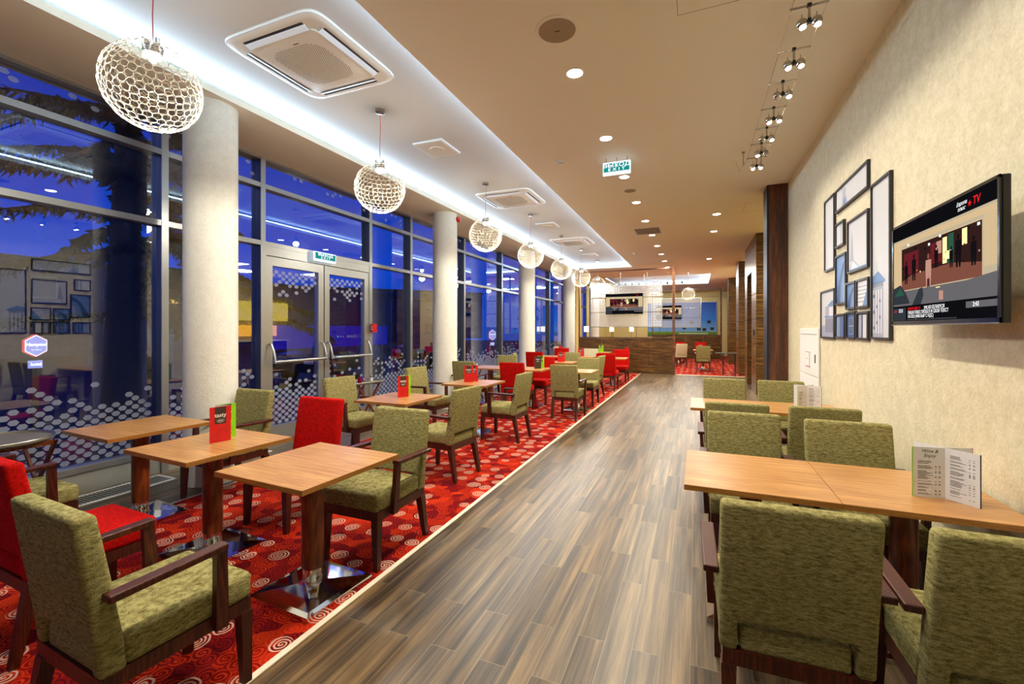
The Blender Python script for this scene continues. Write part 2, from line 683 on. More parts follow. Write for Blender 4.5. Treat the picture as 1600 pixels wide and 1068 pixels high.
M['facade2'] = plain('grey_facade', srgb(86, 84, 96), 0.9, var=0.1)
M['pane_dark'] = plain('unlit_pane', srgb(12, 14, 26), 0.1, var=0.1)
M['pane_lit'] = emit('lit_pane', srgb(250, 190, 90), 0.8)
M['banner_blue'] = emit('backlit_blue_banner', srgb(8, 16, 170), 0.5)
M['lime_panel'] = emit('backlit_green_panel', srgb(150, 190, 40), 2.2)
M['yellow_panel'] = emit('backlit_yellow_panel', srgb(240, 205, 90), 2.2)
M['amber'] = emit('amber_counter_light', srgb(255, 180, 60), 3.0)
M['lampshade'] = emit('lit_lampshade', srgb(255, 236, 190), 1.6)
M['car_blue'] = plain('car_paint', srgb(18, 26, 70), 0.15, 0.3, var=0.1)
M['kick'] = plain('kick_plate', srgb(178, 180, 172), 0.4, 0.4, var=0.05)

# ------------------------------------------------------------------ room shell
XW = -5.30      # glazing line
XR = 1.31       # papered wall
YB = -4.0       # wall behind the camera
YE = 28.6       # far wall
b = MB()
b.bb(XW - 0.25, 6.5, YB, YE, -0.12, 0.0)
struct(b.build('floor', M['floor']))
b = MB()
b.bb(-4.26, -1.83, YB + 0.2, 16.0, 0.0, 0.006)
struct(tag(b.build('carpet_strip', M['carpet'])))
b = MB()
b.bb(-4.26, 1.95, 16.12, YE - 0.3, 0.0, 0.006)
struct(b.build('carpet_far', M['carpet']))
b = MB()
b.bb(-1.83, -1.795, YB + 0.2, 16.0, 0.0, 0.010, bevel=0.003)
struct(b.build('trim_1', plain('cream_edge_trim', srgb(226, 214, 192), 0.4, 0.0, var=0.03)))
b = MB()
b.bb(-0.66, 1.95, 16.05, 16.12, 0.0, 0.010, bevel=0.003)
struct(b.build('trim_2', bpy.data.materials['cream_edge_trim']))
b = MB()
b.bb(-4.285, -4.26, YB + 0.2, 16.0, 0.0, 0.008)
struct(b.build('trim_3', M['alu']))
# ceiling: slab with two raised coves
FC0, FC1 = 20.0, 24.2
b = MB()
b.bb(XW - 0.25, -4.30, YB, 19.8, CZ, CZ + 0.06)
b.bb(-2.18, 6.5, YB, FC0, CZ, CZ + 0.06)
b.bb(-4.30, -2.18, CY1, FC0, CZ, CZ + 0.06)
b.bb(-4.30, -2.18, YB, CY0, CZ, CZ + 0.06)
b.bb(0.52, 6.5, FC0, YE, CZ, CZ + 0.06)
b.bb(XW - 0.25, 0.52, FC1, YE, CZ, CZ + 0.06)
b.bb(XW - 0.25, -3.8, 19.8, FC1, CZ, CZ + 0.06)
struct(b.build('ceiling', M['ceiling']))
b = MB()
b.bb(-4.55, -1.93, CY0 - 0.25, CY1 + 0.25, RZ, RZ + 0.05)
struct(b.build('ceiling_cove', M['cove_ceiling']))
b = MB()
b.bb(-4.05, 0.77, FC0 - 0.25, FC1 + 0.25, RZ, RZ + 0.05)
b.bb(-4.05, 0.77, FC0 - 0.30, FC0 - 0.25, CZ + 0.06, RZ + 0.05)
b.bb(-4.05, 0.77, FC1 + 0.25, FC1 + 0.30, CZ + 0.06, RZ + 0.05)
b.bb(0.77, 0.82, FC0 - 0.3, FC1 + 0.3, CZ + 0.06, RZ + 0.05)
struct(b.build('ceiling_cove', M['cove_ceiling']))
b = MB()
b.bb(-4.60, -4.55, CY0 - 0.3, CY1 + 0.3, CZ + 0.06, RZ + 0.05)
b.bb(-1.93, -1.88, CY0 - 0.3, CY1 + 0.3, CZ + 0.06, RZ + 0.05)
b.bb(-4.55, -1.93, CY1 + 0.25, CY1 + 0.30, CZ + 0.06, RZ + 0.05)
b.bb(-4.55, -1.93, CY0 - 0.30, CY0 - 0.25, CZ + 0.06, RZ + 0.05)
struct(b.build('ceiling_cove_sides', M['cove_ceiling']))
area('cove_light', (0.62, (FC0 + FC1) / 2, 3.895), (0, R(115), 0), 0.05, FC1 - FC0, 70, COOL)
area('cove_light', (-1.7, FC1 + 0.12, 3.895), (R(-115), 0, 0), 4.0, 0.05, 70, COOL)
area('cove_light', (-1.7, FC0 - 0.12, 3.895), (R(115), 0, 0), 4.0, 0.05, 70, COOL)
b = MB()
b.bb(XR, XR + 0.25, YB, 8.05, 0, CZ)
struct(b.build('wall_right', M['wallpaper']))
b = MB()
b.bb(XR - 0.012, XR, YB, 8.05, 0, 0.08, bevel=0.003)
struct(b.build('baseboard_right', M['white']))
b = MB()
b.bb(XW - 0.25, 6.6, YB - 0.15, YB, 0, CZ)
struct(b.build('wall_back', M['wallpaper']))
b = MB()
b.bb(6.5, 6.6, YB, YE, 0, CZ)
b.bb(XR + 0.25, 6.5, 7.2, 7.3, 0, CZ)
struct(b.build('wall_lobby', M['cream']))
b = MB()
b.bb(XW - 0.25, 6.6, YE, YE + 0.1, 0, CZ)
struct(b.build('wall_far', M['cream']))
# left wall of the far room is curtained
b = MB()
pts = []
b.bb(XW - 0.25, XW - 0.12, 26.0, YE, 0, CZ)
struct(b.build('wall_left', M['cream']))

# lobby counter and lit panels seen through the opening and in the window reflections
lob = empty('reception_backlit_panel', (6.44, 11.2, 1.9))
tag(lob, 'backlit green and yellow panel on the lobby wall beyond the corridor opening', 'panel')
MB().bb(-0.04, 0, -2.4, 0.9, 0.0, 0.8).build('green_field', M['lime_panel'], lob)
MB().bb(-0.04, 0, 0.9, 3.6, 0.0, 0.8).build('yellow_field', M['yellow_panel'], lob)
cnt = empty('reception_counter', (5.6, 11.2, 0))
tag(cnt, 'long dark reception counter standing below the backlit green panel in the lobby', 'counter')
MB().bb(-0.3, 0.3, -2.2, 2.6, 0, 1.05, bevel=0.02).build('counter_body', M['panel_wood'], cnt)
MB().bb(-0.36, 0.36, -2.3, 2.7, 1.05, 1.10, bevel=0.01).build('counter_top', M['white'], cnt)
MB().bb(0.78, 0.84, -2.2, 3.0, 1.25, 1.7).build('shelf_light', M['amber'], cnt)
for (x, y) in ((3.4, 10.0), (3.4, 13.5), (4.8, 11.5)):
    area('lobby_lamp', (x, y, 3.7), (0, 0, 0), 0.8, 0.8, 60, WARM)

# columns along the windows
for i, y in enumerate((3.05, 7.65, 12.25, 16.9, 21.5)):
    b = MB()
    b.lathe([(0.238, 0), (0.238, CZ)], (-4.60, y, 0), 48)
    o = struct(b.build('column', M['column_cloth'], smooth=True))
# flush plinth of column: dark recessed strip
# ------------------------------------------------------------------ glazing
HEAD = CZ
posts = [-3.6, -1.3, 0.7, 3.02, 4.20, 6.31, 7.52, 9.75, 12.05, 14.35, 16.65, 18.95, 21.3, 23.6, 25.9]
T1, T2 = 3.44, 2.68


def hexes(b, y0, y1, z0, z1, zfull, zend, x, seed, top=False):
    rnd = random.Random(seed)
    px, pz = 0.056, 0.088
    w, h = 0.0375, 0.024
    i = 0
    y = y0 + 0.03
    while y < y1 - 0.03:
        z = z0 + 0.03 + (pz / 2 if i % 2 else 0)
        while z < z1 - 0.03:
            if not top:
                p = 1.0 if z < zfull else max(0.0, 1 - (z - zfull) / (zend - zfull)) ** 1.3
            else:
                p = 1.0 if z > zfull else max(0.0, 1 - (zfull - z) / (zfull - zend)) ** 1.3
            if rnd.random() < p and (p >= 1 or rnd.random() < 0.9):
                pts = [(x, y - w, z), (x, y - w * 0.5, z - h), (x, y + w * 0.5, z - h), (x, y + w, z), (x, y + w * 0.5, z + h), (x, y - w * 0.5, z + h)]
                b.poly(pts)
            z += pz
        y += px
        i += 1


wi = 0
for k in range(len(posts) - 1):
    y0, y1 = posts[k], posts[k + 1]
    yc = (y0 + y1) / 2
    isdoor = abs(y0 - 4.20) < 0.01
    wi += 1
    w = empty('window_%d' % wi, (XW, y0, 0), kind='structure')
    L = y1 - y0
    gy0, gy1 = 0.04, L - 0.04
    # mullion (the post at the near end)
    MB().bb(-0.18, -0.01, -0.035, 0.035, 0, HEAD).build('mullion_body', M['alu_dark'], w)
    MB().bb(-0.01, 0.004, -0.035, 0.035, 0, HEAD, bevel=0.002).build('mullion_face', M['alu'], w)
    b = MB()
    for tz in (T1, T2):
        b.bb(-0.13, 0.0, 0.035, L - 0.035, tz - 0.03, tz + 0.03)
    b.bb(-0.13, 0.0, 0.035, L - 0.035, HEAD - 0.03, HEAD)
    b.build('transom', M['alu'], w)
    if not isdoor:
        b = MB()
        b.bb(-0.13, 0.0, 0.035, L - 0.035, 0.20, 0.26, bevel=0.003)
        b.build('sill_rail', M['alu'], w)
        MB().bb(-0.10, -0.02, 0.035, L - 0.035, 0.0, 0.20).build('kick_plate', M['kick'], w)
        MB().bb(-0.09, -0.084, gy0, gy1, 0.26, T2 - 0.03).build('lower_pane', M['glass'], w)
    MB().bb(-0.09, -0.084, gy0, gy1, T2 + 0.03, T1 - 0.03).build('middle_pane', M['glass'], w)
    MB().bb(-0.09, -0.084, gy0, gy1, T1 + 0.03, HEAD - 0.03).build('upper_pane', M['glass'], w)
    b = MB()
    if not isdoor and y1 > 0:
        hexes(b, gy0, gy1, 0.27, 1.3, 0.66, 1.15, -0.081, wi)
    hexes(b, gy0, gy1, 3.55, HEAD - 0.04, 3.95, 3.55, -0.081, wi + 50, top=True)
    if len(b.bm.faces):
        b.build('dot_film', M['film'], w, normals=False)

# double door
dy0, dy1 = 4.25, 6.26
for n, (a, c) in enumerate(((4.25, 5.245), (5.265, 6.26))):
    d = empty('door_%d' % (n + 1), (XW, a, 0), kind='structure')
    L = c - a
    b = MB()
    b.bb(-0.09, -0.01, 0, 0.10, 0.01, 2.52)
    b.bb(-0.09, -0.01, L - 0.10, L, 0.01, 2.52)
    b.bb(-0.09, -0.01, 0.10, L - 0.10, 2.40, 2.52)
    b.bb(-0.09, -0.01, 0.10, L - 0.10, 0.01, 0.22)
    b.build('door_frame', M['alu'], d)
    b = MB()
    b.bb(-0.055, -0.049, 0.10, L - 0.10, 0.22, 2.40)
    b.build('door_pane', M['glass'], d)
    b = MB()
    hexes(b, 0.10, L - 0.10, 0.23, 1.2, 0.62, 1.02, -0.046, 70 + n)
    hexes(b, 0.10, L - 0.10, 1.9, 2.40, 2.26, 1.95, -0.046, 80 + n, top=True)
    b.build('dot_film', M['film'], d, normals=False)
    # push bar: a tube held off the leaf on two curved brackets
    ph = MB()
    ph.tube([(0.10, 0.04, 1.10), (0.10, L - 0.04, 1.10)], 0.022, 12)
    bar = ph.build('push_bar', M['alu'], d, smooth=True)
    for yy in (0.05, L - 0.05):
        cb = MB()
        cb.tube([(-0.005, yy, 1.34), (0.03, yy, 1.33), (0.07, yy, 1.25), (0.10, yy, 1.12), (0.104, yy, 1.08)], [0.014, 0.015, 0.016, 0.018, 0.018], 8)
        cb.build('push_bar_bracket', M['alu'], bar, smooth=True)
b = MB()
b.bb(-0.12, -0.005, 4.235, 4.25, 0, 2.65)
b.bb(-0.12, -0.005, 6.26, 6.275, 0, 2.65)
b.bb(-0.12, -0.005, 4.25, 6.26, 2.53, 2.65)
o = b.build('door_3', M['alu'], None)
o.location = (XW, 0, 0)
struct(o)
# blue strap looped round the push bars
b = MB()
b.tube([(-5.17, 5.18, 1.16), (-5.14, 5.20, 1.06), (-5.13, 5.27, 0.98), (-5.14, 5.34, 0.94), (-5.15, 5.37, 1.04), (-5.17, 5.33, 1.14)], 0.006, 6)
tag(b.build('blue_strap', plain('blue_strap', srgb(30, 60, 120), 0.7), smooth=True), 'thin blue strap looped between the two door push bars', 'strap')

# floor convector grilles
grille_src = None
gi = 0
for (a, c, lab) in ((-1.2, 2.93, 'white floor grille along the glass beside the round tray table'),
                    (3.3, 4.05, 'short white floor grille behind the thick column before the double door'),
                    (6.5, 9.6, 'white floor grille along the glass past the double door'),
                    (9.9, 16.5, 'long white floor grille along the far windows')):
    g = empty('floor_grille', (-5.10, a, 0))
    tag(g, lab, 'floor grille', 'floor grilles at the windows')
    L = c - a
    b = MB()
    b.bb(-0.15, -0.125, 0, L, 0, 0.008); b.bb(0.125, 0.15, 0, L, 0, 0.008)
    b.bb(-0.125, 0.125, 0, 0.025, 0, 0.008); b.bb(-0.125, 0.125, L - 0.025, L, 0, 0.008)
    b.build('grille_frame', M['ac_edge'], g)
    b = MB()
    n = int(L / 0.03)
    for i in range(1, n):
        b.bb(-0.125, 0.125, i * 0.03 - 0.007, i * 0.03 + 0.007, 0.001, 0.006)
    b.build('grille_slats', M['alu'], g)
    MB().bb(-0.125, 0.125, 0.02, L - 0.02, 0.0005, 0.002).build('grille_well', M['black_m'], g)

# ------------------------------------------------------------------ chairs


def back_mesh(mat, parent):
    """upholstered back: broad panel with side cheeks and a hand slot low down"""
    b = MB()
    xs = [-0.238, -0.178, 0.178, 0.238]
    zs = [0.365, 0.480, 0.70, 0.93]
    def yr(z):
        return -0.262 - 0.075 * max(0, (z - 0.40) / 0.53)
    def th(z):
        return 0.080 if z < 0.6 else 0.080 - 0.012 * (z - 0.6) / 0.33
    V = {}
    for i, x in enumerate(xs):
        for j, z in enumerate(zs):
            V[(i, j, 0)] = b.bm.verts.new((x, yr(z), z))
            V[(i, j, 1)] = b.bm.verts.new((x, yr(z) + th(z), z))
    cells = [(i, j) for i in range(3) for j in range(3) if not (i == 1 and j == 0)]
    cs = set(cells)
    for (i, j) in cells:
        b.bm.faces.new((V[(i, j, 0)], V[(i, j + 1, 0)], V[(i + 1, j + 1, 0)], V[(i + 1, j, 0)]))
        b.bm.faces.new((V[(i, j, 1)], V[(i + 1, j, 1)], V[(i + 1, j + 1, 1)], V[(i, j + 1, 1)]))
        for (di, dj, a, c) in ((-1, 0, (0, 0), (0, 1)), (1, 0, (1, 0), (1, 1)), (0, -1, (0, 0), (1, 0)), (0, 1, (0, 1), (1, 1))):
            if (i + di, j + dj) not in cs:
                p, q = (i + a[0], j + a[1]), (i + c[0], j + c[1])
                b.bm.faces.new((V[(p[0], p[1], 0)], V[(q[0], q[1], 0)], V[(q[0], q[1], 1)], V[(p[0], p[1], 1)]))
    bmesh.ops.recalc_face_normals(b.bm, faces=b.bm.faces[:])
    es = [e_ for e_ in b.bm.edges if e_.calc_face_angle(0) > R(40)]
    bmesh.ops.bevel(b.bm, geom=es, offset=0.018, segments=3, affect='EDGES', profile=0.5)
    return b.build('backrest', mat, parent, smooth=True)


def make_chair(name, fab, arms):
    r = empty(name)
    b = MB(); b.box((0, 0.038, 0.425), (0.468, 0.464, 0.115), bevel=0.028, seg=3)
    for v in b.bm.verts:
        if v.co.z > 0.44:
            v.co.z += 0.012 * max(0, 1 - (v.co.x / 0.24) ** 2) * max(0, 1 - ((v.co.y - 0.04) / 0.24) ** 2)
    b.build('seat', fab, r, smooth=True)
    back_mesh(fab, r)
    MB().box((0, -0.222, 0.412), (0.346, 0.062, 0.096), bevel=0.018, seg=3).build('lower_back_panel', fab, r, smooth=True)
    b = MB()
    b.bb(-0.228, 0.228, 0.225, 0.262, 0.315, 0.372)
    b.bb(-0.228, 0.228, -0.262, -0.225, 0.315, 0.372)
    b.bb(-0.228, -0.195, -0.225, 0.225, 0.315, 0.372)
    b.bb(0.195, 0.228, -0.225, 0.225, 0.315, 0.372)
    b.build('seat_frame', M['dark_wood'], r)
    for s in (-1, 1):
        MB().bar((s * 0.207, 0.242, 0.318), (s * 0.213, 0.250, 0.0), 0.052, 0.05, 0.034, 0.034).build('leg', M['dark_wood'], r)
    for s in (-1, 1):
        MB().bar((s * 0.207, -0.240, 0.318), (s * 0.213, -0.300, 0.0), 0.052, 0.052, 0.034, 0.034).build('leg', M['dark_wood'], r)
    if arms:
        for s in (-1, 1):
            b = MB()
            b.box((s * 0.266, -0.066, 0.655), (0.054, 0.390, 0.026), bevel=0.005, seg=2, rot=(R(1.5), 0, 0))
            a = b.build('armrest', M['dark_wood'], r)
            MB().bar((s * 0.266, 0.108, 0.648), (s * 0.250, 0.120, 0.325), 0.030, 0.042, 0.030, 0.050).build('arm_post', M['dark_wood'], a)
    return r


protos = {
    'g': make_chair('armchair', M['green'], True),
    'n': make_chair('dining_chair', M['green'], False),
    'r': make_chair('dining_chair', M['red'], False),
    'c': make_chair('dining_chair', M['cream_fab'], False),
}
used = set()
# face: 0 = facing away from the camera (+y), 180 = towards it, 90 = towards the windows (-x), -90 = towards the right wall
CH = [
    ('g', -2.04, 1.115, -3, 'green armchair with its back to the camera, in front of the bare front table'),
    ('r', -3.06, 1.31, -2, 'red armless chair drawn up beside the front green armchair, its seat showing'),
    ('g', -4.12, 1.42, 0, 'green armchair by the round tray table at the glass, only seat and arm showing'),
    ('g', -4.10, 2.86, 180, 'green armchair beside the thick front column, facing the table with the tasty menu'),
    ('r', -3.06, 2.70, 180, 'bright red armless chair facing the camera behind the front table'),
    ('g', -2.09, 2.54, 180, 'green armchair at the far side of the bare front table, near the carpet edge'),
    ('g', -3.89, 4.36, -96, 'green armchair standing before the double door, facing the second menu table'),
    ('g', -3.86, 5.98, -96, 'green armchair against the second column, facing right'),
    ('g', -2.50, 4.14, 84, 'green armchair by the carpet edge at the second menu table, back to the walkway'),
    ('g', -2.51, 5.80, 88, 'green armchair by the carpet edge with the red menu table before it'),
    ('g', -4.06, 7.72, 0, 'dark green armchair behind the red menu table, next to the second column'),
    ('r', -3.10, 7.78, 0, 'red chair with its back to the camera, before the table holding the dark menu'),
    ('r', -3.07, 8.95, 180, 'red chair facing the camera behind the dark menu'),
    ('g', -2.07, 7.62, -3, 'dark green armchair with its back to the camera near the carpet edge'),
    ('n', -2.11, 9.00, 180, 'pale green chair facing the camera across the small bare table'),
    ('g', -2.30, 10.15, 84, 'narrow side view of a pale green chair turned to the windows, mid row'),
    ('n', -4.07, 9.25, 180, 'green chair beyond the tray table with red and white jars'),
    ('n', -3.95, 10.45, -75, 'pale green chair seen side on beside the third column'),
    ('r', -4.00, 11.50, 0, 'dark red chair with its back to the camera in the window row'),
    ('n', -3.02, 11.05, 180, 'dark green chair behind the table with the tall red menu'),
    ('c', -3.05, 13.45, 180, 'cream chair facing the camera deep in the middle row'),
    ('r', -2.10, 11.48, 0, 'dark red chair with its back to the camera near the carpet edge, hand slot showing'),
    ('r', -2.08, 13.20, 180, 'red chair facing the camera across the last white-lit table by the carpet edge'),
    ('r', -2.45, 15.15, 90, 'red chair seen side on in front of the walnut half wall'),
    ('r', -4.02, 13.60, 180, 'red chair facing the camera in the window row'),
    ('c', -4.25, 15.0, -90, 'cream chair side on at the far end of the window row'),
    ('r', -4.30, 15.6, -90, 'red chair side on at the far end of the window row'),
    ('g', 0.31, 2.08, 1, 'large green armchair with its back to the camera at the front of the wall table'),
    ('g', 0.905, 2.06, 0, 'green armchair at the lower right corner, its back cut by the frame', 'b'),
    ('g', 0.31, 3.36, 180, 'green armchair facing the camera across the wall table, nearer the walkway'),
    ('g', 0.912, 3.27, 180, 'green armchair facing the camera across the wall table, nearer the papered wall'),
    ('g', 0.30, 4.42, 0, 'green armchair back to back behind the chair nearer the walkway'),
    ('g', 0.915, 4.44, 0, 'green armchair back to back behind the chair nearer the papered wall'),
    ('g', 0.31, 5.80, 180, 'green armchair at the far side of the second wall table, nearer the walkway'),
    ('g', 0.91, 5.78, 180, 'green armchair at the far side of the second wall table, beside the wall menu'),
    ('g', 0.21, 17.66, 0, 'dark green armchair alone on the carpet of the far room'),
    ('c', -0.72, 19.9, 30, 'cream chair beside the brown post in the far room'),
    ('r', -0.75, 22.3, 180, 'red chair facing the camera in the far room'),
    ('r', 0.15, 22.4, 180, 'red chair behind the lone dark green armchair of the far room'),
]
for c in CH:
    k, x, y, f, lab = c[:5]
    p = protos[k]
    if k in used:
        o = copy_tree(p)
    else:
        o = p
        used.add(k)
    o.location = (x, y, 0.006 if x < -1.83 or y > 16.1 else 0.0)
    o.rotation_euler = (0, 0, R(f))
    grp = 'chairs at the wall tables' if x > -0.5 and y < 8 else ('chairs of the far room' if y > 16 else 'chairs on the spiral carpet')
    o['label'] = lab
    o['category'] = 'armchair' if k == 'g' else 'chair'
    o['group'] = grp
for k, p in protos.items():
    if k not in used:
        for ch in list(p.children): bpy.data.objects.remove(ch)
        bpy.data.objects.remove(p)

# ------------------------------------------------------------------ tables


def make_table(name, w=0.69, d=0.71):
    r = empty(name)
    t = MB().bb(-w / 2, w / 2, -d / 2, d / 2, 0.722, 0.75, bevel=0.0015).build('tabletop', M['table_wood'], r)
    b = MB()
    th = 0.0015
    b.bb(-w / 2 - th, w / 2 + th, -d / 2 - th, -d / 2, 0.723, 0.749)
    b.bb(-w / 2 - th, w / 2 + th, d / 2, d / 2 + th, 0.723, 0.749)
    b.bb(-w / 2 - th, -w / 2, -d / 2, d / 2, 0.723, 0.749)
    b.bb(w / 2, w / 2 + th, -d / 2, d / 2, 0.723, 0.749)
    b.build('edge_band', M['table_edge'], t)
    b = MB()
    n = 24
    def ring(z):
        return [((0.056 * (abs(math.cos(a)) ** 0.75) * (1 if math.cos(a) > 0 else -1)), (0.056 * (abs(math.sin(a)) ** 0.75) * (1 if math.sin(a) > 0 else -1)), z) for a in [2 * PI * i / n + 0.01 for i in range(n)]]
    b.loft([ring(0.14), ring(0.722)])
    b.build('post', M['post_wood'], r, smooth=True)
    MB().lathe([(0.056, 0.03), (0.056, 0.085), (0.0545, 0.087), (0.0545, 0.148), (0.052, 0.150)], n=32).build('collar', M['chrome'], r, smooth=True)
    b = MB()
    h = 0.235
    ringo = lambda q, z: [(-q, -q, z), (q, -q, z), (q, q, z), (-q, q, z)]
    b.loft([ringo(h, 0.0), ringo(h, 0.028), ringo(h - 0.03, 0.034), ringo(0.06, 0.05)])
    b.build('base_plate', M['chrome'], r)
    return r


tproto = make_table('square_table')
TB = [
    (-2.095, 1.985, -3, 'bare square wood-grain table closest to the walkway, chrome foot on the carpet edge'),
    (-3.09, 2.06, -3, 'square wood-grain table carrying the front tasty menu'),
    (-4.18, 2.20, -3, 'square wood-grain table closest to the glass and the thick front column'),
    (-3.15, 4.24, 0, 'square table with the second tasty menu in front of the double door'),
    (-3.05, 5.90, 0, 'square table with one red menu beside the second column'),
    (-3.97, 8.42, 0, 'dark-lit square table before the tray of red and white jars'),
    (-3.07, 8.36, 0, 'square table carrying the dark and pink menu'),
    (-2.10, 8.30, 0, 'small pale-lit bare square table before the dark green armchair'),
    (-3.00, 10.35, 0, 'square table with the tall narrow red menu'),
    (-3.98, 12.50, 0, 'square table deep in the window row between red chairs'),
    (-3.02, 12.65, 0, 'square table with the small red menu before the cream chair'),
    (-2.10, 12.35, 0, 'pale-lit bare table between the red chairs by the carpet edge'),
    (-3.06, 15.30, 0, 'square table with the lime menu by the walnut half wall'),
    (0.275, 2.795, 0, 'front wall table half nearer the walkway, bare top'),
    (0.948, 2.795, 0, 'front wall table half against the papered wall, open menu on it'),
    (0.275, 5.215, 0, 'second wall table half nearer the walkway, bare top'),
    (0.948, 5.215, 0, 'second wall table half against the papered wall, small menu on it'),
    (0.21, 18.45, 0, 'table before the lone dark green armchair in the far room'),
    (-0.75, 21.4, 0, 'white-lit table beside the brown post in the far room'),
]
for i, (x, y, rz, lab) in enumerate(TB):
    o = tproto if i == 0 else copy_tree(tproto)
    o.location = (x, y, 0.006 if x < -1.83 or y > 16.1 else 0.0)
    o.rotation_euler = (0, 0, R(rz))
    if x > -0.5 and y < 8:
        o.scale = (0.668 / 0.69, 0.71 / 0.71, 1)
    if y > 16 or i > 7 and x < 0:
        pass
    tag(o, lab, 'table', 'wall tables' if x > -0.5 and y < 8 else 'square tables on the carpet')

# ------------------------------------------------------------------ menus


def panel(b, p, ang, w, h, t=0.002):
    """upright card from point p going in direction ang"""
    dx, dy = math.cos(ang), math.sin(ang)
    nx, ny = -dy * t / 2, dx * t / 2
    q = (p[0] + dx * w, p[1] + dy * w)
    b.loft([[(p[0] - nx, p[1] - ny, z), (q[0] - nx, q[1] - ny, z), (q[0] + nx, q[1] + ny, z), (p[0] + nx, p[1] + ny, z)] for z in (0, h)])
    return q


def tasty_menu(name, loc, rz, scale=1.0, front=('menu_red', 'tasty'), back=('menu_green', 'drinks')):
    """folded card standing in a zigzag; the covers face local -y"""
    r = empty(name, loc, rz)
    w, h = 0.135, 0.245
    b = MB(); panel(b, (-w / 2, 0), 0, w, h); f = b.build('front_cover', M[front[0]], r)
    b = MB(); panel(b, (-w / 2 + 0.07, 0.085), 0, w, h); g = b.build('rear_cover', M[back[0]], r)
    b = MB()
    panel(b, (w / 2 - 0.001, 0.002), math.atan2(0.083, -0.062), 0.104, h - 0.001)
    b.build('inner_pages', M['paper'], r)
    for (par, x0, y0, s) in ((f, 0.0, -0.0012, front[1]), (g, 0.07, 0.0838, back[1])):
        MB().bb(x0 - 0.036, x0 + 0.036, y0 - 0.0006, y0, 0.125, h - 0.003).build('print_block', M['menu_brown'], par)
        text('lettering', s, M['print_white'], 0.038 if len(s) < 6 else 0.029, par, (x0, y0 - 0.0010, 0.185), (R(90), 0, 0), 0.0002, bold=0.0006)
        b = MB()
        b.tube([(x0 + 0.024 * math.cos(a), y0 - 0.0012, 0.146 + 0.010 * math.sin(a)) for a in [2 * PI * i / 20 for i in range(20)]], 0.0009, 4, closed=True)
        b.bb(x0 - 0.015, x0 + 0.015, y0 - 0.0016, y0 - 0.0008, 0.144, 0.148)
        b.build('oval_mark', M['print_white'], par)
        b = MB()
        for (cx, cz, rr) in ((0.012, 0.055, 0.036), (0.020, 0.060, 0.018), (-0.035, 0.04, 0.02)):
            b.tube([(x0 + cx + rr * math.cos(a), y0 - 0.0006, cz + rr * math.sin(a)) for a in [R(-60) + R(300) * i / 20 for i in range(21)]], 0.0005, 4)
        b.build('curl_print', M['menu_brown'], par)
    r.scale = (scale, scale, scale)
    return r


Z6 = 0.7565
tag(tasty_menu('table_menu', (-3.07, 2.10, Z6), R(78)), 'red and lime tasty menu on the front menu table', 'menu', 'standing menus on the tables')
tag(tasty_menu('table_menu', (-3.13, 4.28, Z6), R(62)), 'red and lime tasty menu on the table before the double door', 'menu', 'standing menus on the tables')
tag(tasty_menu('table_menu', (-3.12, 5.86, Z6), R(28), 1.0, ('menu_red', 'tasty'), ('menu_red', 'tasty')), 'tall red menu standing by the second column table', 'menu', 'standing menus on the tables')
tag(tasty_menu('table_menu', (-2.93, 8.42, Z6), R(25), 1.0, ('menu_brown', 'drinks'), ('menu_green', 'tasty')), 'dark brown and lime menu in front of a red chair', 'menu', 'standing menus on the tables')
tag(tasty_menu('table_menu', (-3.02, 10.32, Z6), R(28), 0.95, ('menu_red', 'tasty'), ('menu_red', 'tasty')), 'narrow red menu mid row in front of the dark green chair', 'menu', 'standing menus on the tables')
tag(tasty_menu('table_menu', (-3.10, 12.62, Z6), R(28), 0.95, ('menu_red', 'tasty'), ('menu_pink', 'drinks')), 'small red and pink menu before the cream chair', 'menu', 'standing menus on the tables')
tag(tasty_menu('table_menu', (-3.05, 15.30, Z6), R(28), 0.95, ('menu_green', 'tasty'), ('menu_green', 'drinks')), 'bright lime menu against the walnut half wall', 'menu', 'standing menus on the tables')
tag(tasty_menu('table_menu', (0.10, 18.45, Z6), R(10), 0.95, ('menu_red', 'tasty'), ('menu_red', 'drinks')), 'red menu on the table of the far room', 'menu', 'standing menus on the tables')


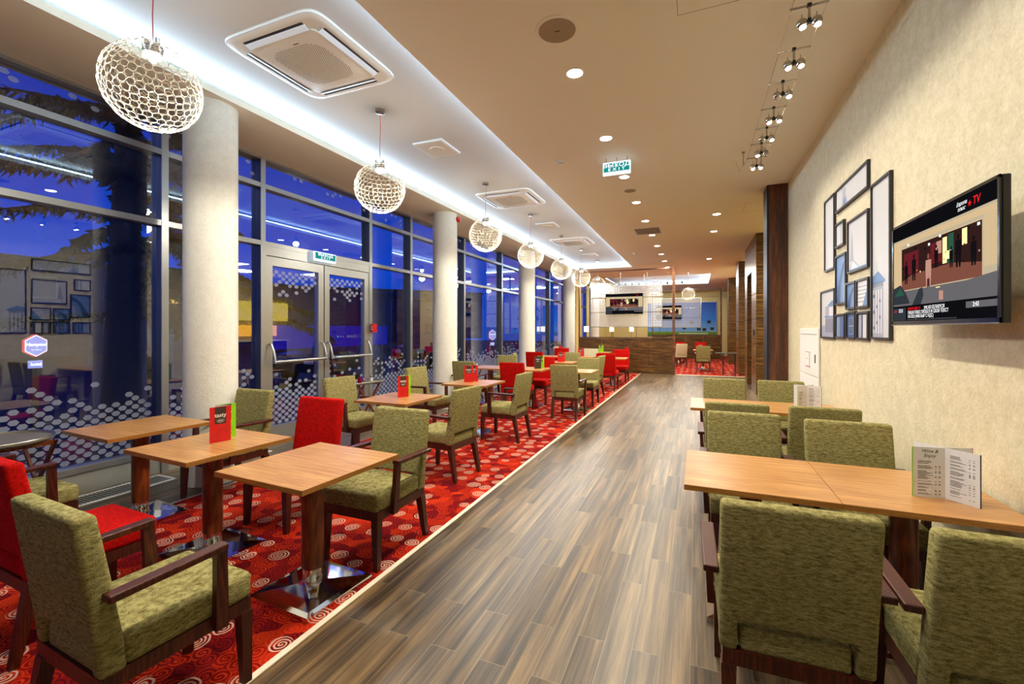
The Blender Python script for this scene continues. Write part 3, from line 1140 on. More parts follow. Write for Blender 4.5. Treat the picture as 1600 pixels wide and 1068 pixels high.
def open_menu(name, loc, rz, s=1.0, title=True):
    """two open leaflets back to back, pages to local -y"""
    r = empty(name, loc, rz)
    w, h = 0.128, 0.235
    a1, a2 = R(180 + 20), R(-38)
    for (nm, ang, edge) in (('printed_page', a1, 'menu_green'), ('printed_page', a2, 'black')):
        b = MB(); panel(b, (0, 0), ang, w, h); pg = b.build(nm, M['paper'], r)
        dx, dy = math.cos(ang), math.sin(ang)
        b = MB(); panel(b, (dx * (w - 0.001), dy * (w - 0.001)), ang, 0.003, h + 0.001, 0.004); b.build('page_edge', M[edge], pg)
        # text lines
        rnd = random.Random(5 if ang == a1 else 8)
        b = MB()
        sgn = 1 if ang == a2 else -1
        ox, oy = (dy * 0.0018, -dx * 0.0018) if ang == a2 else (-dy * 0.0018, dx * 0.0018)
        z = h - (0.065 if ang == a1 else 0.03)
        while z > 0.012:
            L = rnd.uniform(0.03, 0.062)
            u0 = 0.02
            def Q(u, zz):
                uu = u if ang == a2 else w - u
                return (dx * uu + ox, dy * uu + oy, zz)
            b.poly([Q(u0, z), Q(u0 + L, z), Q(u0 + L, z + 0.0016), Q(u0, z + 0.0016)])
            if rnd.random() < 0.6:
                b.poly([Q(0.088, z), Q(0.094, z), Q(0.094, z + 0.002), Q(0.088, z + 0.002)])
                b.poly([Q(0.102, z), Q(0.110, z), Q(0.110, z + 0.002), Q(0.102, z + 0.002)])
            z -= rnd.choice((0.0042, 0.0042, 0.0042, 0.011))
        b.build('menu_lines', M['menu_ink'], pg, normals=False)
        if title and ang == a1:
            c = (dx * w * 0.48 + ox * 1.3, dy * w * 0.48 + oy * 1.3)
            text('lettering', 'Wine &', M['menu_ink'], 0.021, pg, (c[0], c[1], h - 0.018), (R(90), 0, ang - PI), 0.0002, shear=0.3)
            text('lettering', 'Enjoy', M['menu_ink'], 0.021, pg, (c[0], c[1], h - 0.040), (R(90), 0, ang - PI), 0.0002, shear=0.3)
    b = MB(); panel(b, (0.0, 0.004), R(150), w * 0.9, h + 0.002); panel(b, (0.0, 0.004), R(28), w * 0.9, h + 0.002)
    b.build('rear_leaflet', M['paper'], r)
    b = MB(); panel(b, (w * 0.9 * math.cos(R(28)), 0.004 + w * 0.9 * math.sin(R(28))), R(28), 0.002, h + 0.003, 0.003)
    b.build('rear_leaflet_edge', M['menu_pink'], r)
    r.scale = (s, s, s)
    return r


tag(open_menu('open_menu', (1.07, 2.70, 0.7505), R(-12)), 'open white menu with green edge standing on the front wall table', 'menu', 'open menus on the wall tables')
tag(open_menu('open_menu', (1.02, 5.28, 0.7505), R(20), 0.95, False), 'small open cream menu standing on the second wall table', 'menu', 'open menus on the wall tables')

# ------------------------------------------------------------------ tray tables by the glass


def tray_table(loc, rz, w, d, h, label, rounded=False, cross=True):
    r = empty('tray_table', loc, rz)
    b = MB()
    n = 40
    if rounded:
        ring = lambda q, z: [(q * w / 2 * math.cos(2 * PI * i / n), q * d / 2 * math.sin(2 * PI * i / n), z) for i in range(n)]
    else:
        ring = lambda q, z: [(q * w / 2 * (abs(math.cos(a)) ** 0.25) * (1 if math.cos(a) > 0 else -1), q * d / 2 * (abs(math.sin(a)) ** 0.25) * (1 if math.sin(a) > 0 else -1), z) for a in [2 * PI * i / n + 0.02 for i in range(n)]]
    b.loft([ring(0.96, h - 0.018), ring(1.0, h - 0.004), ring(1.0, h + 0.012), ring(0.97, h + 0.012), ring(0.95, h - 0.002)])
    b.build('tray', plain('tray_metal', srgb(120, 112, 100), 0.5, 0.2), r, smooth=True)
    b = MB(); b.tube([(p[0], p[1], h + 0.012) for p in ring(0.985, 0)], 0.006, 6, closed=True)
    b.build('tray_rim', M['steel'], r, smooth=True)
    for s in (-1, 1):
        y = s * d * 0.36
        for q in (-1, 1):
            b = MB()
            b.bar((q * w * 0.40, y + q * 0.012, h - 0.018), (-q * w * 0.42, y + q * 0.012, 0.0), 0.035, 0.02)
            b.build('leg', M['post_wood'], r)
    MB().bb(-w * 0.4, -w * 0.34, -d * 0.36, d * 0.36, h - 0.05, h - 0.02).build('rail', M['post_wood'], r)
    MB().bb(w * 0.34, w * 0.4, -d * 0.36, d * 0.36, h - 0.05, h - 0.02).build('rail', M['post_wood'], r)
    tag(r, label, 'tray table', 'folding tray tables')
    return r


tray_table((-4.86, 1.62, 0), 0, 0.62, 0.62, 0.70, 'round metal tray table on folding legs at the left edge by the glass', rounded=True)
tray_table((-4.93, 5.66, 0), R(80), 0.56, 0.46, 0.70, 'rectangular tray table with crossed legs by the double door holding mugs')
tray_table((-4.62, 8.72, 0), R(85), 0.66, 0.46, 0.70, 'rectangular tray table by the glass with red and white jars on it')


def mug(loc, mat, label, rz=0.0):
    r = empty('mug', loc, rz)
    b = MB()
    b.lathe([(0.030, 0), (0.036, 0.01), (0.038, 0.085), (0.034, 0.085), (0.032, 0.012)], n=20)
    b.build('cup', mat, r, smooth=True)
    MB().tube([(0.036, 0, 0.07), (0.060, 0, 0.066), (0.066, 0, 0.045), (0.058, 0, 0.024), (0.036, 0, 0.018)], 0.005, 6).build('handle', mat, r, smooth=True)
    tag(r, label, 'mug')
    return r


mug((-4.86, 5.53, 0.70), plain('crimson_glaze', srgb(140, 14, 50), 0.2), 'crimson mug on the tray table by the double door')
mug((-4.93, 5.64, 0.70), plain('violet_glaze', srgb(60, 50, 150), 0.2), 'violet mug next to the crimson one', 1.0)
mug((-4.52, 8.50, 0.70), M['red_plastic'], 'first red mug on the tray table past the second column')
mug((-4.60, 8.58, 0.70), M['red_plastic'], 'second red mug tucked behind the first on the far tray table', 2.0)


def shaker(loc, label):
    r = empty('shaker', loc)
    MB().lathe([(0.020, 0), (0.022, 0.005), (0.020, 0.062)], n=16).build('jar', M['print_white'], r, smooth=True)
    MB().lathe([(0.021, 0.062), (0.021, 0.078), (0.012, 0.088)], n=16).build('cap', M['chrome'], r, smooth=True)
    tag(r, label, 'shaker')
    return r


shaker((-4.86, 5.80, 0.70), 'white shaker with chrome cap beside the violet mug')
shaker((-4.93, 5.87, 0.70), 'second shaker standing close behind the white one by the door')
shaker((-4.55, 8.92, 0.70), 'white shaker on the tray table past the second column')

# folding rack table in the corridor of the far room
r = empty('folding_rack', (0.92, 16.35, 0.006))
tag(r, 'thin dark folding rack with a flat top in the passage to the far room', 'rack')
MB().bb(-0.36, 0.30, -0.20, 0.20, 0.73, 0.75, bevel=0.004).build('rack_top', M['black_m'], r)
for (x, y) in ((-0.12, -0.18), (0.24, -0.18), (-0.12, 0.18), (0.24, 0.18)):
    MB().tube([(x, y, 0), (x, y, 0.73)], 0.012, 6).build('leg', M['black_m'], r)
b = MB()
b.tube([(-0.12, -0.18, 0.08), (0.24, -0.18, 0.08)], 0.009, 6); b.tube([(-0.12, -0.18, 0.03), (-0.12, 0.18, 0.03)], 0.009, 6)
b.tube([(0.24, -0.18, 0.08), (0.24, 0.18, 0.08)], 0.009, 6)
b.build('crossbar', M['black_m'], r)

# ------------------------------------------------------------------ pendants


def make_pendant():
    r = empty('globe_pendant')      # origin: on the ceiling
    drop = RZ - 3.10
    zc = -drop
    Rr = 0.268
    MB().lathe([(0.052, 0), (0.052, -0.03), (0.046, -0.033)], n=24).build('canopy', M['steel'], r, smooth=True)
    b = MB()
    b.tube([(0, 0, -0.03), (0.004, 0.002, -0.2), (-0.003, 0, -0.4), (0.002, 0, zc + Rr + 0.03)], 0.0035, 6)
    b.build('cord', M['cord_red'], r, smooth=True)
    b = MB()
    b.lathe([(0.052, zc + Rr - 0.055), (0.056, zc + Rr - 0.02), (0.056, zc + Rr + 0.012), (0.02, zc + Rr + 0.02)], n=24)
    for i in range(3):
        a = 2 * PI * i / 3
        b.lathe([(0.013, 0), (0.013, 0.05)], (0.046 * math.cos(a), 0.046 * math.sin(a), zc + Rr - 0.01), 10)
    b.build('cap', M['chrome'], r, smooth=True)
    b = MB()
    rnd = random.Random(3)
    rr = 0.026
    rows = 17
    for i in range(rows):
        phi = R(20) + (PI - R(24)) * i / (rows - 1)      # from the pole
        cnt = max(3, int(round(2 * PI * math.sin(phi) * Rr / 0.0515)))
        off = (i % 2) * PI / cnt + rnd.random() * 0.1
        for k in range(cnt):
            th = off + 2 * PI * k / cnt
            nrm = Vector((math.sin(phi) * math.cos(th), math.sin(phi) * math.sin(th), math.cos(phi)))
            u = nrm.cross(Vector((0, 0, 1))).normalized()
            v = nrm.cross(u).normalized()
            rad = rr * rnd.uniform(0.92, 1.14)
            c = nrm * (Rr + rnd.uniform(-0.002, 0.003))
            n = 14
            V = []
            for j in range(n):
                a = 2 * PI * j / n
                d_ = u * math.cos(a) + v * math.sin(a)
                p = c + d_ * rad + Vector((0, 0, zc))
                V.append([b.bm.verts.new(p + d_ * 0.0015), b.bm.verts.new(p + nrm * 0.0015), b.bm.verts.new(p - d_ * 0.0015), b.bm.verts.new(p - nrm * 0.0015)])
            for j in range(n):
                A, B_ = V[j], V[(j + 1) % n]
                for q in range(4):
                    b.bm.faces.new((A[q], A[(q + 1) % 4], B_[(q + 1) % 4], B_[q]))
    b.build('ring_shade', M['silver_ring'], r, smooth=True)
    for i in range(3):
        a = 2 * PI * i / 3 + 0.4
        bl = MB(); bmesh.ops.create_uvsphere(bl.bm, u_segments=12, v_segments=8, radius=0.021)
        bl.build('bulb', M['bulb'], r, smooth=True, loc=(0.036 * math.cos(a), 0.036 * math.sin(a), zc + Rr - 0.075))
    return r


pp = make_pendant()
plabs = ['largest silver ring globe pendant hanging before the front column',
         'silver ring globe pendant over the double door, second in the row',
         'third silver ring globe pendant, just past the second column',
         'fourth silver ring globe pendant, beside the small square vent',
         'fifth silver ring globe pendant of the long row',
         'sixth silver ring globe pendant, overlapping the one before it',
         'seventh silver ring globe pendant in front of the perforated screen']
for i, y in enumerate((1.78, 4.02, 6.70, 8.88, 11.20, 13.35, 15.78)):
    o = pp if i == 0 else copy_tree(pp)
    o.location = (-3.25, y, RZ)
    tag(o, plabs[i], 'pendant lamp', 'ring globe pendants under the cove')
    point('pendant_glow', (-3.25, y, 3.04), 10, (1, 0.92, 0.76), 0.08)
    spot('pendant_lamp', (-3.25, y, 3.27), (-3.25, y, 0), 80, (1, 0.92, 0.76), 168, 0.35, 0.05)
for i, (x, y) in enumerate(((-0.35, 21.2), (-1.9, 22.6))):
    o = copy_tree(pp)
    o.location = (x, y, RZ)
    tag(o, ('silver ring globe pendant in the far room cove, beside the brown post', 'silver ring globe pendant seen through the perforated screen')[i], 'pendant lamp', 'ring globe pendants under the cove')
    point('pendant_lamp', (x, y, 3.12), 15, (1, 0.86, 0.68), 0.06)

# ------------------------------------------------------------------ ceiling fittings


def make_ac():
    r = empty('ceiling_air_unit')
    b = MB()
    w = 0.53
    n = 48
    def ring(q, z, k=0.22):
        return [(q * (abs(math.cos(a)) ** k) * (1 if math.cos(a) > 0 else -1), q * (abs(math.sin(a)) ** k) * (1 if math.sin(a) > 0 else -1), z) for a in [2 * PI * i / n + 0.001 for i in range(n)]]
    b.loft([ring(w, 0), ring(w, -0.012), ring(w - 0.018, -0.026), ring(w - 0.06, -0.030)])
    b.build('housing', M['ac_white'], r, smooth=True)
    b = MB(); b.tube(ring(w - 0.006, -0.014), 0.007, 6, closed=True); b.build('edge_rim', M['ac_edge'], r, smooth=True)
    for k in range(4):
        a = k * PI / 2
        b = MB()
        b.box((0, 0.425, -0.029), (0.66, 0.055, 0.006)); 
        s = b.build('air_slot', M['black_m'], r)
        s.rotation_euler = (0, 0, a)
        b = MB(); b.box((0, 0.405, -0.040), (0.67, 0.050, 0.006), rot=(R(24), 0, 0), bevel=0.002)
        f = b.build('air_flap', M['ac_edge'], r)
        f.rotation_euler = (0, 0, a)
    b = MB(); b.loft([ring(0.372, -0.029, 0.12), ring(0.372, -0.042, 0.12), ring(0.362, -0.046, 0.12)])
    g = b.build('grille_cover', M['ac_white'], r, smooth=True)
    b = MB()
    for i in range(26):
        for j in range(26):
            x, y = (i - 12.5) * 0.0205 + (j % 2) * 0.010, (j - 12.5) * 0.0205
            if (abs(x) / 0.275) ** 4 + (abs(y) / 0.27) ** 4 < 1:
                b.bb(x - 0.004, x + 0.004, y - 0.0045, y + 0.0045, -0.0475, -0.0462)
    b.build('perforation', plain('grille_hole', srgb(90, 78, 62), 0.8), g)
    MB().bb(0.06, 0.12, -0.292, -0.284, -0.0476, -0.0462).build('nameplate', M['black_m'], g)
    return r


ac = make_ac()
for i, y in enumerate((3.05, 7.68, 12.10)):
    o = ac if i == 0 else copy_tree(ac)
    o.location = (-3.19, y, RZ)
    tag(o, ['large square perforated air unit in the cove near the first pendant', 'square air unit in the cove between third and fourth pendants', 'smallest looking square air unit deep in the cove'][i], 'air conditioner', 'ceiling air units in the cove')


def make_vent():
    r = empty('square_vent')
    MB().bb(-0.22, 0.22, -0.25, 0.25, -0.02, 0, bevel=0.004).build('vent_frame', M['ac_edge'], r)
    MB().bb(-0.20, 0.20, -0.23, 0.23, -0.024, -0.018).build('vent_plate', M['ac_white'], r)
    b = MB()
    n = 24
    b.loft([[(0.10 * math.cos(2 * PI * i / n), 0.10 * math.sin(2 * PI * i / n), z) for i in range(n)] for z in (-0.024, -0.032)])
    b.build('vent_disc', M['ac_white'], r)
    return r


v = make_vent()
for i, y in enumerate((5.15, 9.95, 14.45)):
    o = v if i == 0 else copy_tree(v)
    o.location = (-3.22, y, RZ)
    tag(o, ['square flat vent plate in the cove after the first air unit', 'square vent plate in the cove above the fourth pendant', 'small square vent plate at the far end of the cove'][i], 'vent', 'square vents in the cove')


def make_downlight():
    r = empty('downlight')
    b = MB(); b.lathe([(0.070, -0.001), (0.084, -0.001), (0.086, -0.006), (0.070, -0.008)], n=28, caps=False)
    b.build('trim_ring', M['white'], r, smooth=True)
    MB().lathe([(0.069, -0.002), (0.069, -0.005)], n=24).build('lamp_lens', M['downlight'], r)
    return r


d0 = make_downlight()
for i, (x, y) in enumerate([q for q in DL if q[1] > 3.5]):
    o = d0 if i == 0 else copy_tree(d0)
    o.location = (x, y, CZ)
    if x < 0:
        nth = ['first', 'second', 'third', 'fourth', 'fifth', 'sixth', 'seventh', 'eighth', 'ninth', 'tenth'][i]
        lab = 'round lit downlight, %s from the camera in the long ceiling row' % nth
    else:
        lab = 'round lit downlight, %s of the short row over the corridor side' % ['first', 'second', 'third'][i - 10]
    tag(o, lab, 'downlight', 'recessed downlights')

r = empty('ceiling_speaker', (-0.98, 3.26, CZ))
tag(r, 'large round ceiling speaker before the first downlight', 'speaker')
MB().lathe([(0.165, 0), (0.163, -0.008), (0.142, -0.010)], n=48).build('speaker_rim', M['ceiling'], r, smooth=True)
MB().lathe([(0.140, -0.009), (0.139, -0.013)], n=48).build('speaker_mesh', plain('speaker_mesh', srgb(160, 142, 118), 0.8, var=0.15, scale=400), r)
MB().bb(-0.02, 0.02, -0.004, 0.004, -0.0145, -0.013).build('nameplate', M['black_m'], r)
r = empty('ceiling_speaker', (-1.01, 7.49, CZ))
tag(r, 'small round ceiling speaker between the third and fourth downlights', 'speaker')
MB().lathe([(0.11, 0), (0.108, -0.008), (0.095, -0.010)], n=32).build('speaker_rim', M['ceiling'], r, smooth=True)
MB().lathe([(0.094, -0.009), (0.093, -0.012)], n=32).build('speaker_mesh', bpy.data.materials['speaker_mesh'], r)
for (y, lab) in ((5.84, 'white smoke detector on the ceiling left of the exit sign'), (13.7, 'tiny white smoke detector deep on the ceiling near the cove corner')):
    r = empty('smoke_detector', (-1.71, y, CZ))
    tag(r, lab, 'smoke detector')
    MB().lathe([(0.068, 0), (0.068, -0.018), (0.050, -0.026)], n=24).build('detector_base', M['white'], r, smooth=True)
    MB().lathe([(0.030, -0.026), (0.028, -0.040), (0.010, -0.048)], n=20).build('sensor_head', M['white'], r, smooth=True)
    b = MB()
    for i in range(6):
        a = i * PI / 3
        b.box((0.030 * math.cos(a), 0.030 * math.sin(a), -0.032), (0.006, 0.012, 0.006), rot=(0, 0, a))
    b.build('sensor_slots', M['black_m'], r)
r = empty('air_grille', (-1.05, 10.74, CZ))
tag(r, 'dark slotted rectangular air grille in the ceiling between downlights', 'vent')
b = MB()
b.bb(-0.30, 0.30, -0.37, -0.34, -0.01, 0); b.bb(-0.30, 0.30, 0.34, 0.37, -0.01, 0); b.bb(-0.30, -0.27, -0.34, 0.34, -0.01, 0); b.bb(0.27, 0.30, -0.34, 0.34, -0.01, 0)
b.build('grille_frame', M['white'], r)
MB().bb(-0.27, 0.27, -0.34, 0.34, -0.003, 0).build('grille_back', M['black_m'], r)
b = MB()
for i in range(14):
    b.box((-0.25 + i * 0.0385, 0, -0.007), (0.010, 0.68, 0.004))
b.build('grille_slats', M['ac_white'], r)
for (x0, x1, y0, y1, lab) in ((-0.13, 0.47, 2.6, 3.45, 'thin square outline of an access hatch in the ceiling above the walkway'), (0.81, 1.30, 9.00, 9.74, 'thin outline of an access hatch in the ceiling past the rosewood pillar')):
    b = MB()
    g = 0.003
    b.bb(x0, x1, y0, y0 + g, -0.001, 0); b.bb(x0, x1, y1 - g, y1, -0.001, 0); b.bb(x0, x0 + g, y0, y1, -0.001, 0); b.bb(x1 - g, x1, y0, y1, -0.001, 0)
    o = b.build('access_hatch', plain('hatch_gap', srgb(120, 100, 76), 0.9), None, loc=(0, 0, CZ))
    tag(o, lab, 'access hatch')

# ------------------------------------------------------------------ exit signs


def exit_sign(loc, rz, w, h, label, bolts=True):
    r = empty('exit_sign', loc, rz)      # faces local -y
    MB().bb(-w / 2, w / 2, -0.015, 0.015, -h / 2, h / 2, bevel=0.004).build('sign_box', M['sign_white'], r)
    p = MB().bb(-w / 2 + 0.012, w / 2 - 0.012, -0.0165, -0.0152, -h * 0.26, h * 0.40).build('sign_face', M['sign_teal'], r)
    text('lettering', '\u0412\u042b\u0425\u041e\u0414', M['sign_white'], h * 0.40, p, (0, -0.018, h * 0.22), (R(90), 0, 0), 0.0005, sx=1.4, bold=0.0012)
    text('lettering', 'EXIT', M['sign_white'], h * 0.32, p, (0, -0.018, -h * 0.10), (R(90), 0, 0), 0.0005, sx=1.3, spacing=1.7, bold=0.0008)
    if bolts:
        for x in (-w * 0.38, 0, w * 0.38):
            MB().tube([(x, 0, h / 2), (x, 0, h / 2 + 0.06)], 0.005, 6).build('hanger', M['steel'], r)
    tag(r, label, 'exit sign')
    return r


exit_sign((-0.98, 5.98, CZ - 0.145), R(0), 0.36, 0.17, 'teal lit exit sign hanging from the ceiling near the second downlight')
exit_sign((-5.24, 5.20, 2.63), R(90), 0.42, 0.14, 'teal lit exit sign over the double door', False)

# ------------------------------------------------------------------ cable lights
r = empty('cable_lighting_wires', (0.68, 3.0, 3.66))
tag(r, 'pair of thin tensioned wires running along the ceiling carrying the spotlights', 'lighting cable')
for s in (-1, 1):
    b = MB(); b.tube([(s * 0.10, -1.6, 0), (s * 0.10, 3.30, 0.0)], 0.0022, 5)
    b.tube([(s * 0.10, 3.30, 0.0), (s * 0.10 - 0.06, 3.62, -0.03), (s * 0.10 - 0.10, 3.70, 0.14)], 0.0022, 5)
    b.build('wire', M['steel'], r)
    MB().tube([(s * 0.10 - 0.03, 3.42, 0.144), (s * 0.10 - 0.03, 3.42, -0.03)], 0.007, 8).build('end_post', M['steel'], r)
    MB().lathe([(0.022, 0.147), (0.022, 0.140)], (s * 0.10 - 0.03, 3.42, 0), 16).build('post_flange', M['steel'], r)


def make_cable_spot():
    r = empty('cable_spotlight')       # origin at the crossbar centre
    MB().tube([(-0.11, 0, 0), (0.11, 0, 0)], 0.007, 8).build('crossbar', M['steel'], r, smooth=True)
    MB().tube([(0, 0, 0.012), (0, 0, -0.10)], 0.008, 8).build('stem', M['steel'], r, smooth=True)
    MB().bb(-0.012, 0.012, -0.012, 0.012, -0.008, 0.012).build('clamp', M['black_m'], r)
    MB().bb(-0.010, 0.010, -0.012, 0.012, -0.115, -0.085).build('lower_clamp', M['black_m'], r)
    for s in (-1, 1):
        bl = MB()
        bmesh.ops.create_uvsphere(bl.bm, u_segments=20, v_segments=14, radius=0.033)
        bl.lathe([(0.0035, 0.03), (0.0035, 0.062)], n=6)
        h = bl.build('lamp_head', M['steel'], r, smooth=True, loc=(s * 0.042, 0.0, -0.11))
        b = MB(); b.lathe([(0.019, -0.0275), (0.019, -0.0335), (0.010, -0.0365)], n=20)
        l = b.build('lens', M['lamp_glow'], h, smooth=True)
        l.rotation_euler = (R(-14), R(-8), 0)
    return r


cs = make_cable_spot()
nth = ['first', 'second', 'third', 'fourth', 'fifth', 'sixth', 'seventh']
for i, y in enumerate((3.45, 3.95, 4.43, 4.92, 5.38, 5.81, 6.26)):
    o = cs if i == 0 else copy_tree(cs)
    o.location = (0.68, y, 3.66)
    tag(o, 'twin ball spotlight on the wires, %s counting from the camera' % nth[i], 'spotlight', 'twin ball spotlights on the cable')
    if i in (2, 4, 5):      # one head of these pairs is off
        hd = sorted([c for c in o.children if c.name.startswith('lamp_head')], key=lambda c: c.location.x)[1 if i == 5 else 0]
        ln = hd.children[0]
        ln.data = ln.data.copy()
        ln.data.materials[0] = M['steel']
    spot('track_lamp', (0.72, y, 3.50), (1.31, y - 0.25, 1.6), 12.5, (1, 0.92, 0.78), 110, 1.0, 0.03)
for y in (2.9, 2.3, 1.6):
    spot('track_lamp', (0.72, y, 3.50), (1.31, y - 0.25, 1.6), 12.5, (1, 0.92, 0.78), 110, 1.0, 0.03)

# ------------------------------------------------------------------ pictures on the papered wall
PIC = dict(
    A=(5.46, 5.84, 2.16, 2.93, 'tall blank pale picture at the far side of the wall group', 'plain'),
    B=(4.49, 5.42, 2.70, 2.93, 'long low picture on top of the group with a statue on a spire', 'statue'),
    C=(4.03, 4.42, 1.46, 2.69, 'tallest narrow picture next to the television, columned portico at its foot', 'portico'),
    D=(5.14, 5.42, 2.35, 2.59, 'small picture of a grey edge, below the long statue picture', 'strip'),
    E=(4.49, 5.03, 2.05, 2.53, 'upright picture of a spire rising over a pediment', 'spire'),
    F=(5.08, 5.42, 1.78, 2.27, 'blue picture of a curved dome left of the spire picture', 'dome'),
    G=(5.46, 6.00, 1.44, 1.96, 'picture of a pale stone building, lowest at the far side', 'building'),
    H=(4.81, 5.08, 1.72, 1.97, 'small blue arched picture in the grid of little pictures', 'dome'),
    I=(4.48, 4.78, 1.72, 1.97, 'small picture of a stepped stone cornice above the column picture', 'cornice'),
    J=(5.12, 5.42, 1.45, 1.69, 'small blue fluted picture, first of the bottom three', 'flutes'),
    K=(4.81, 5.08, 1.45, 1.70, 'small dark blue window picture, middle of the bottom three', 'window'),
    L=(4.48, 4.78, 1.45, 1.69, 'small picture of white fluted column shafts, last of the bottom three', 'shafts'),
)
pm_sky = plain('print_pale_grey', srgb(206, 208, 214), 0.4, var=0.02)
pm_blue = plain('print_blue', srgb(96, 134, 190), 0.4, var=0.08)
pm_dblue = plain('print_dark_blue', srgb(50, 76, 130), 0.4, var=0.1)
pm_stone = plain('print_stone', srgb(160, 166, 190), 0.4, var=0.08)
pm_line = plain('print_dark_line', srgb(70, 76, 100), 0.4, var=0.05)
pm_white = plain('print_near_white', srgb(224, 224, 232), 0.4, var=0.02)
PMATS = [pm_sky, pm_blue, pm_dblue, pm_stone, pm_line, pm_white]
# local: u to the right seen from the room (towards -y), v up.


def picture(key):
    y0, y1, z0, z1, lab, art = PIC[key]
    w, h = y1 - y0, z1 - z0
    r = empty('framed_picture', (XR, (y0 + y1) / 2, (z0 + z1) / 2))
    b = MB()
    f = 0.018
    X0, X1 = -0.024, 0.0
    b.bb(X0, X1, -w / 2, w / 2, -h / 2, -h / 2 + f); b.bb(X0, X1, -w / 2, w / 2, h / 2 - f, h / 2)
    b.bb(X0, X1, -w / 2, -w / 2 + f, -h / 2 + f, h / 2 - f); b.bb(X0, X1, w / 2 - f, w / 2, -h / 2 + f, h / 2 - f)
    b.build('frame', M['pic_frame'], r)
    W, Hh = w / 2 - f, h / 2 - f
    b = MB()
    lay = [0]
    def P(pts, mi):
        lay[0] += 1
        x = -0.012 - 0.00006 * lay[0]
        b.poly([(x, -u * W, v_ * Hh) for (u, v_) in pts], mi)
    def rect(u0, u1, v0, v1, mi):
        P([(u0, v0), (u1, v0), (u1, v1), (u0, v1)], mi)
    bg = {'dome': 1, 'flutes': 1, 'window': 2, 'strip': 0, 'cornice': 5, 'shafts': 4}.get(art, 0)
    rect(-1, 1, -1, 1, bg)
    if art == 'statue':
        rect(-0.55, -0.53, -0.3, 0.9, 4)
        P([(-0.62, -1), (-0.2, -1), (-0.3, -0.2), (-0.36, 0.0), (-0.34, 0.5), (-0.38, 0.75), (-0.44, 0.75), (-0.48, 0.4), (-0.5, 0.0), (-0.56, -0.3)], 3)
        P([(-0.5, -1), (-0.34, -1), (-0.36, -0.3), (-0.46, -0.3)], 1)
    elif art == 'portico':
        rect(-1, 0.25, -1.0, -0.30, 3)
        P([(-1, -0.30), (0.45, -0.30), (0.45, -0.27), (-0.35, -0.14), (-1, -0.20)], 1)
        for i in range(4): rect(-0.95 + i * 0.3, -0.83 + i * 0.3, -0.95, -0.38, 5)
        for i in range(5): rect(-1, 0.25, -0.34 + i * 0.012, -0.335 + i * 0.012, 4)
        rect(-0.55, -0.50, -0.14, -0.02, 3)
        for i in range(7): rect(-0.9 + (i % 3) * 0.35, -0.75 + (i % 3) * 0.35, -0.9 + i * 0.07, -0.86 + i * 0.07, 2)
    elif art == 'strip':
        rect(0.1, 0.3, -1, 1, 3); rect(0.55, 1, -1, 1, 3)
    elif art == 'spire':
        P([(-0.9, -1), (0.3, -1), (-0.55, -0.52)], 3)
        P([(-0.78, -0.95), (0.1, -0.95), (-0.55, -0.6)], 5)
        P([(-0.85, -0.6), (-0.45, -0.6), (-0.5, -0.2), (-0.62, 0.6), (-0.66, 0.6), (-0.75, -0.2)], 3)
        rect(-1, 0.9, -1, -0.93, 1)
    elif art == 'dome':
        P([(-1, -1), (1, -1), (1, 0.9), (0.3, 0.6), (-0.3, 0.1), (-0.7, -0.4)], 2)
        P([(-0.2, -1), (0.9, -1), (0.9, 0.5), (0.4, 0.3), (0.0, -0.2)], 1)
        P([(0.4, -1), (0.9, -1), (0.9, 0.1), (0.6, -0.1)], 3)
    elif art == 'building':
        rect(-0.4, 1, -1, 0.35, 3)
        P([(-0.1, 0.35), (1, 0.35), (1, 0.6), (0.5, 0.55)], 1)
        for i in range(4):
            rect(-0.3 + i * 0.3, -0.18 + i * 0.3, -0.8, -0.2, 4)
        rect(0.2, 0.8, -0.1, 0.3, 5); rect(-0.5, 1, -0.14, -0.08, 1)
        rect(-1, -0.4, -1, -0.5, 3)
    elif art == 'cornice':
        for i in range(5): rect(-1, 1, -0.7 + i * 0.3, -0.6 + i * 0.3, 3)
        P([(-0.1, -1), (1, -1), (1, 0.7)], 1)
    elif art == 'flutes':
        for i in range(5): rect(-0.9 + i * 0.4, -0.7 + i * 0.4, -1, 1, 3 if i < 2 else 2)
    elif art == 'window':
        rect(-0.6, 0.6, -0.8, 0.7, 1); rect(-0.4, -0.05, -0.7, 0.6, 4); rect(0.05, 0.4, -0.7, 0.6, 4); rect(-0.6, 0.6, -0.1, 0.0, 3)
    elif art == 'shafts':
        rect(-0.8, -0.3, -1, 0.9, 3); rect(0.0, 0.6, -1, 0.9, 5); rect(0.18, 0.22, -1, 0.9, 3); rect(0.38, 0.42, -1, 0.9, 3)
    b.build('print', PMATS, r, normals=False)
    tag(r, lab, 'picture', 'framed city pictures on the papered wall')


for k in PIC: picture(k)

# ------------------------------------------------------------------ televisions
TVM = [emit('screen_black', (0.003, 0.003, 0.004, 1), 1), emit('screen_beige', srgb(172, 158, 132), 0.85), emit('screen_dark_brown', srgb(40, 22, 20), 1),
       emit('screen_maroon', srgb(86, 24, 30), 1), emit('screen_floor', srgb(104, 62, 50), 1), emit('screen_grey', srgb(84, 82, 84), 1),
       emit('screen_dgrey', srgb(40, 44, 50), 1), emit('screen_warm', srgb(250, 220, 150), 1.0), emit('screen_person', srgb(160, 118, 104), 1),
       emit('screen_green', srgb(36, 72, 56), 1), emit('screen_white', srgb(230, 230, 230), 1), emit('screen_red', srgb(210, 24, 30), 1),
       emit('screen_silhouette', srgb(14, 12, 14), 1), emit('screen_tan', srgb(196, 170, 130), 0.8)]


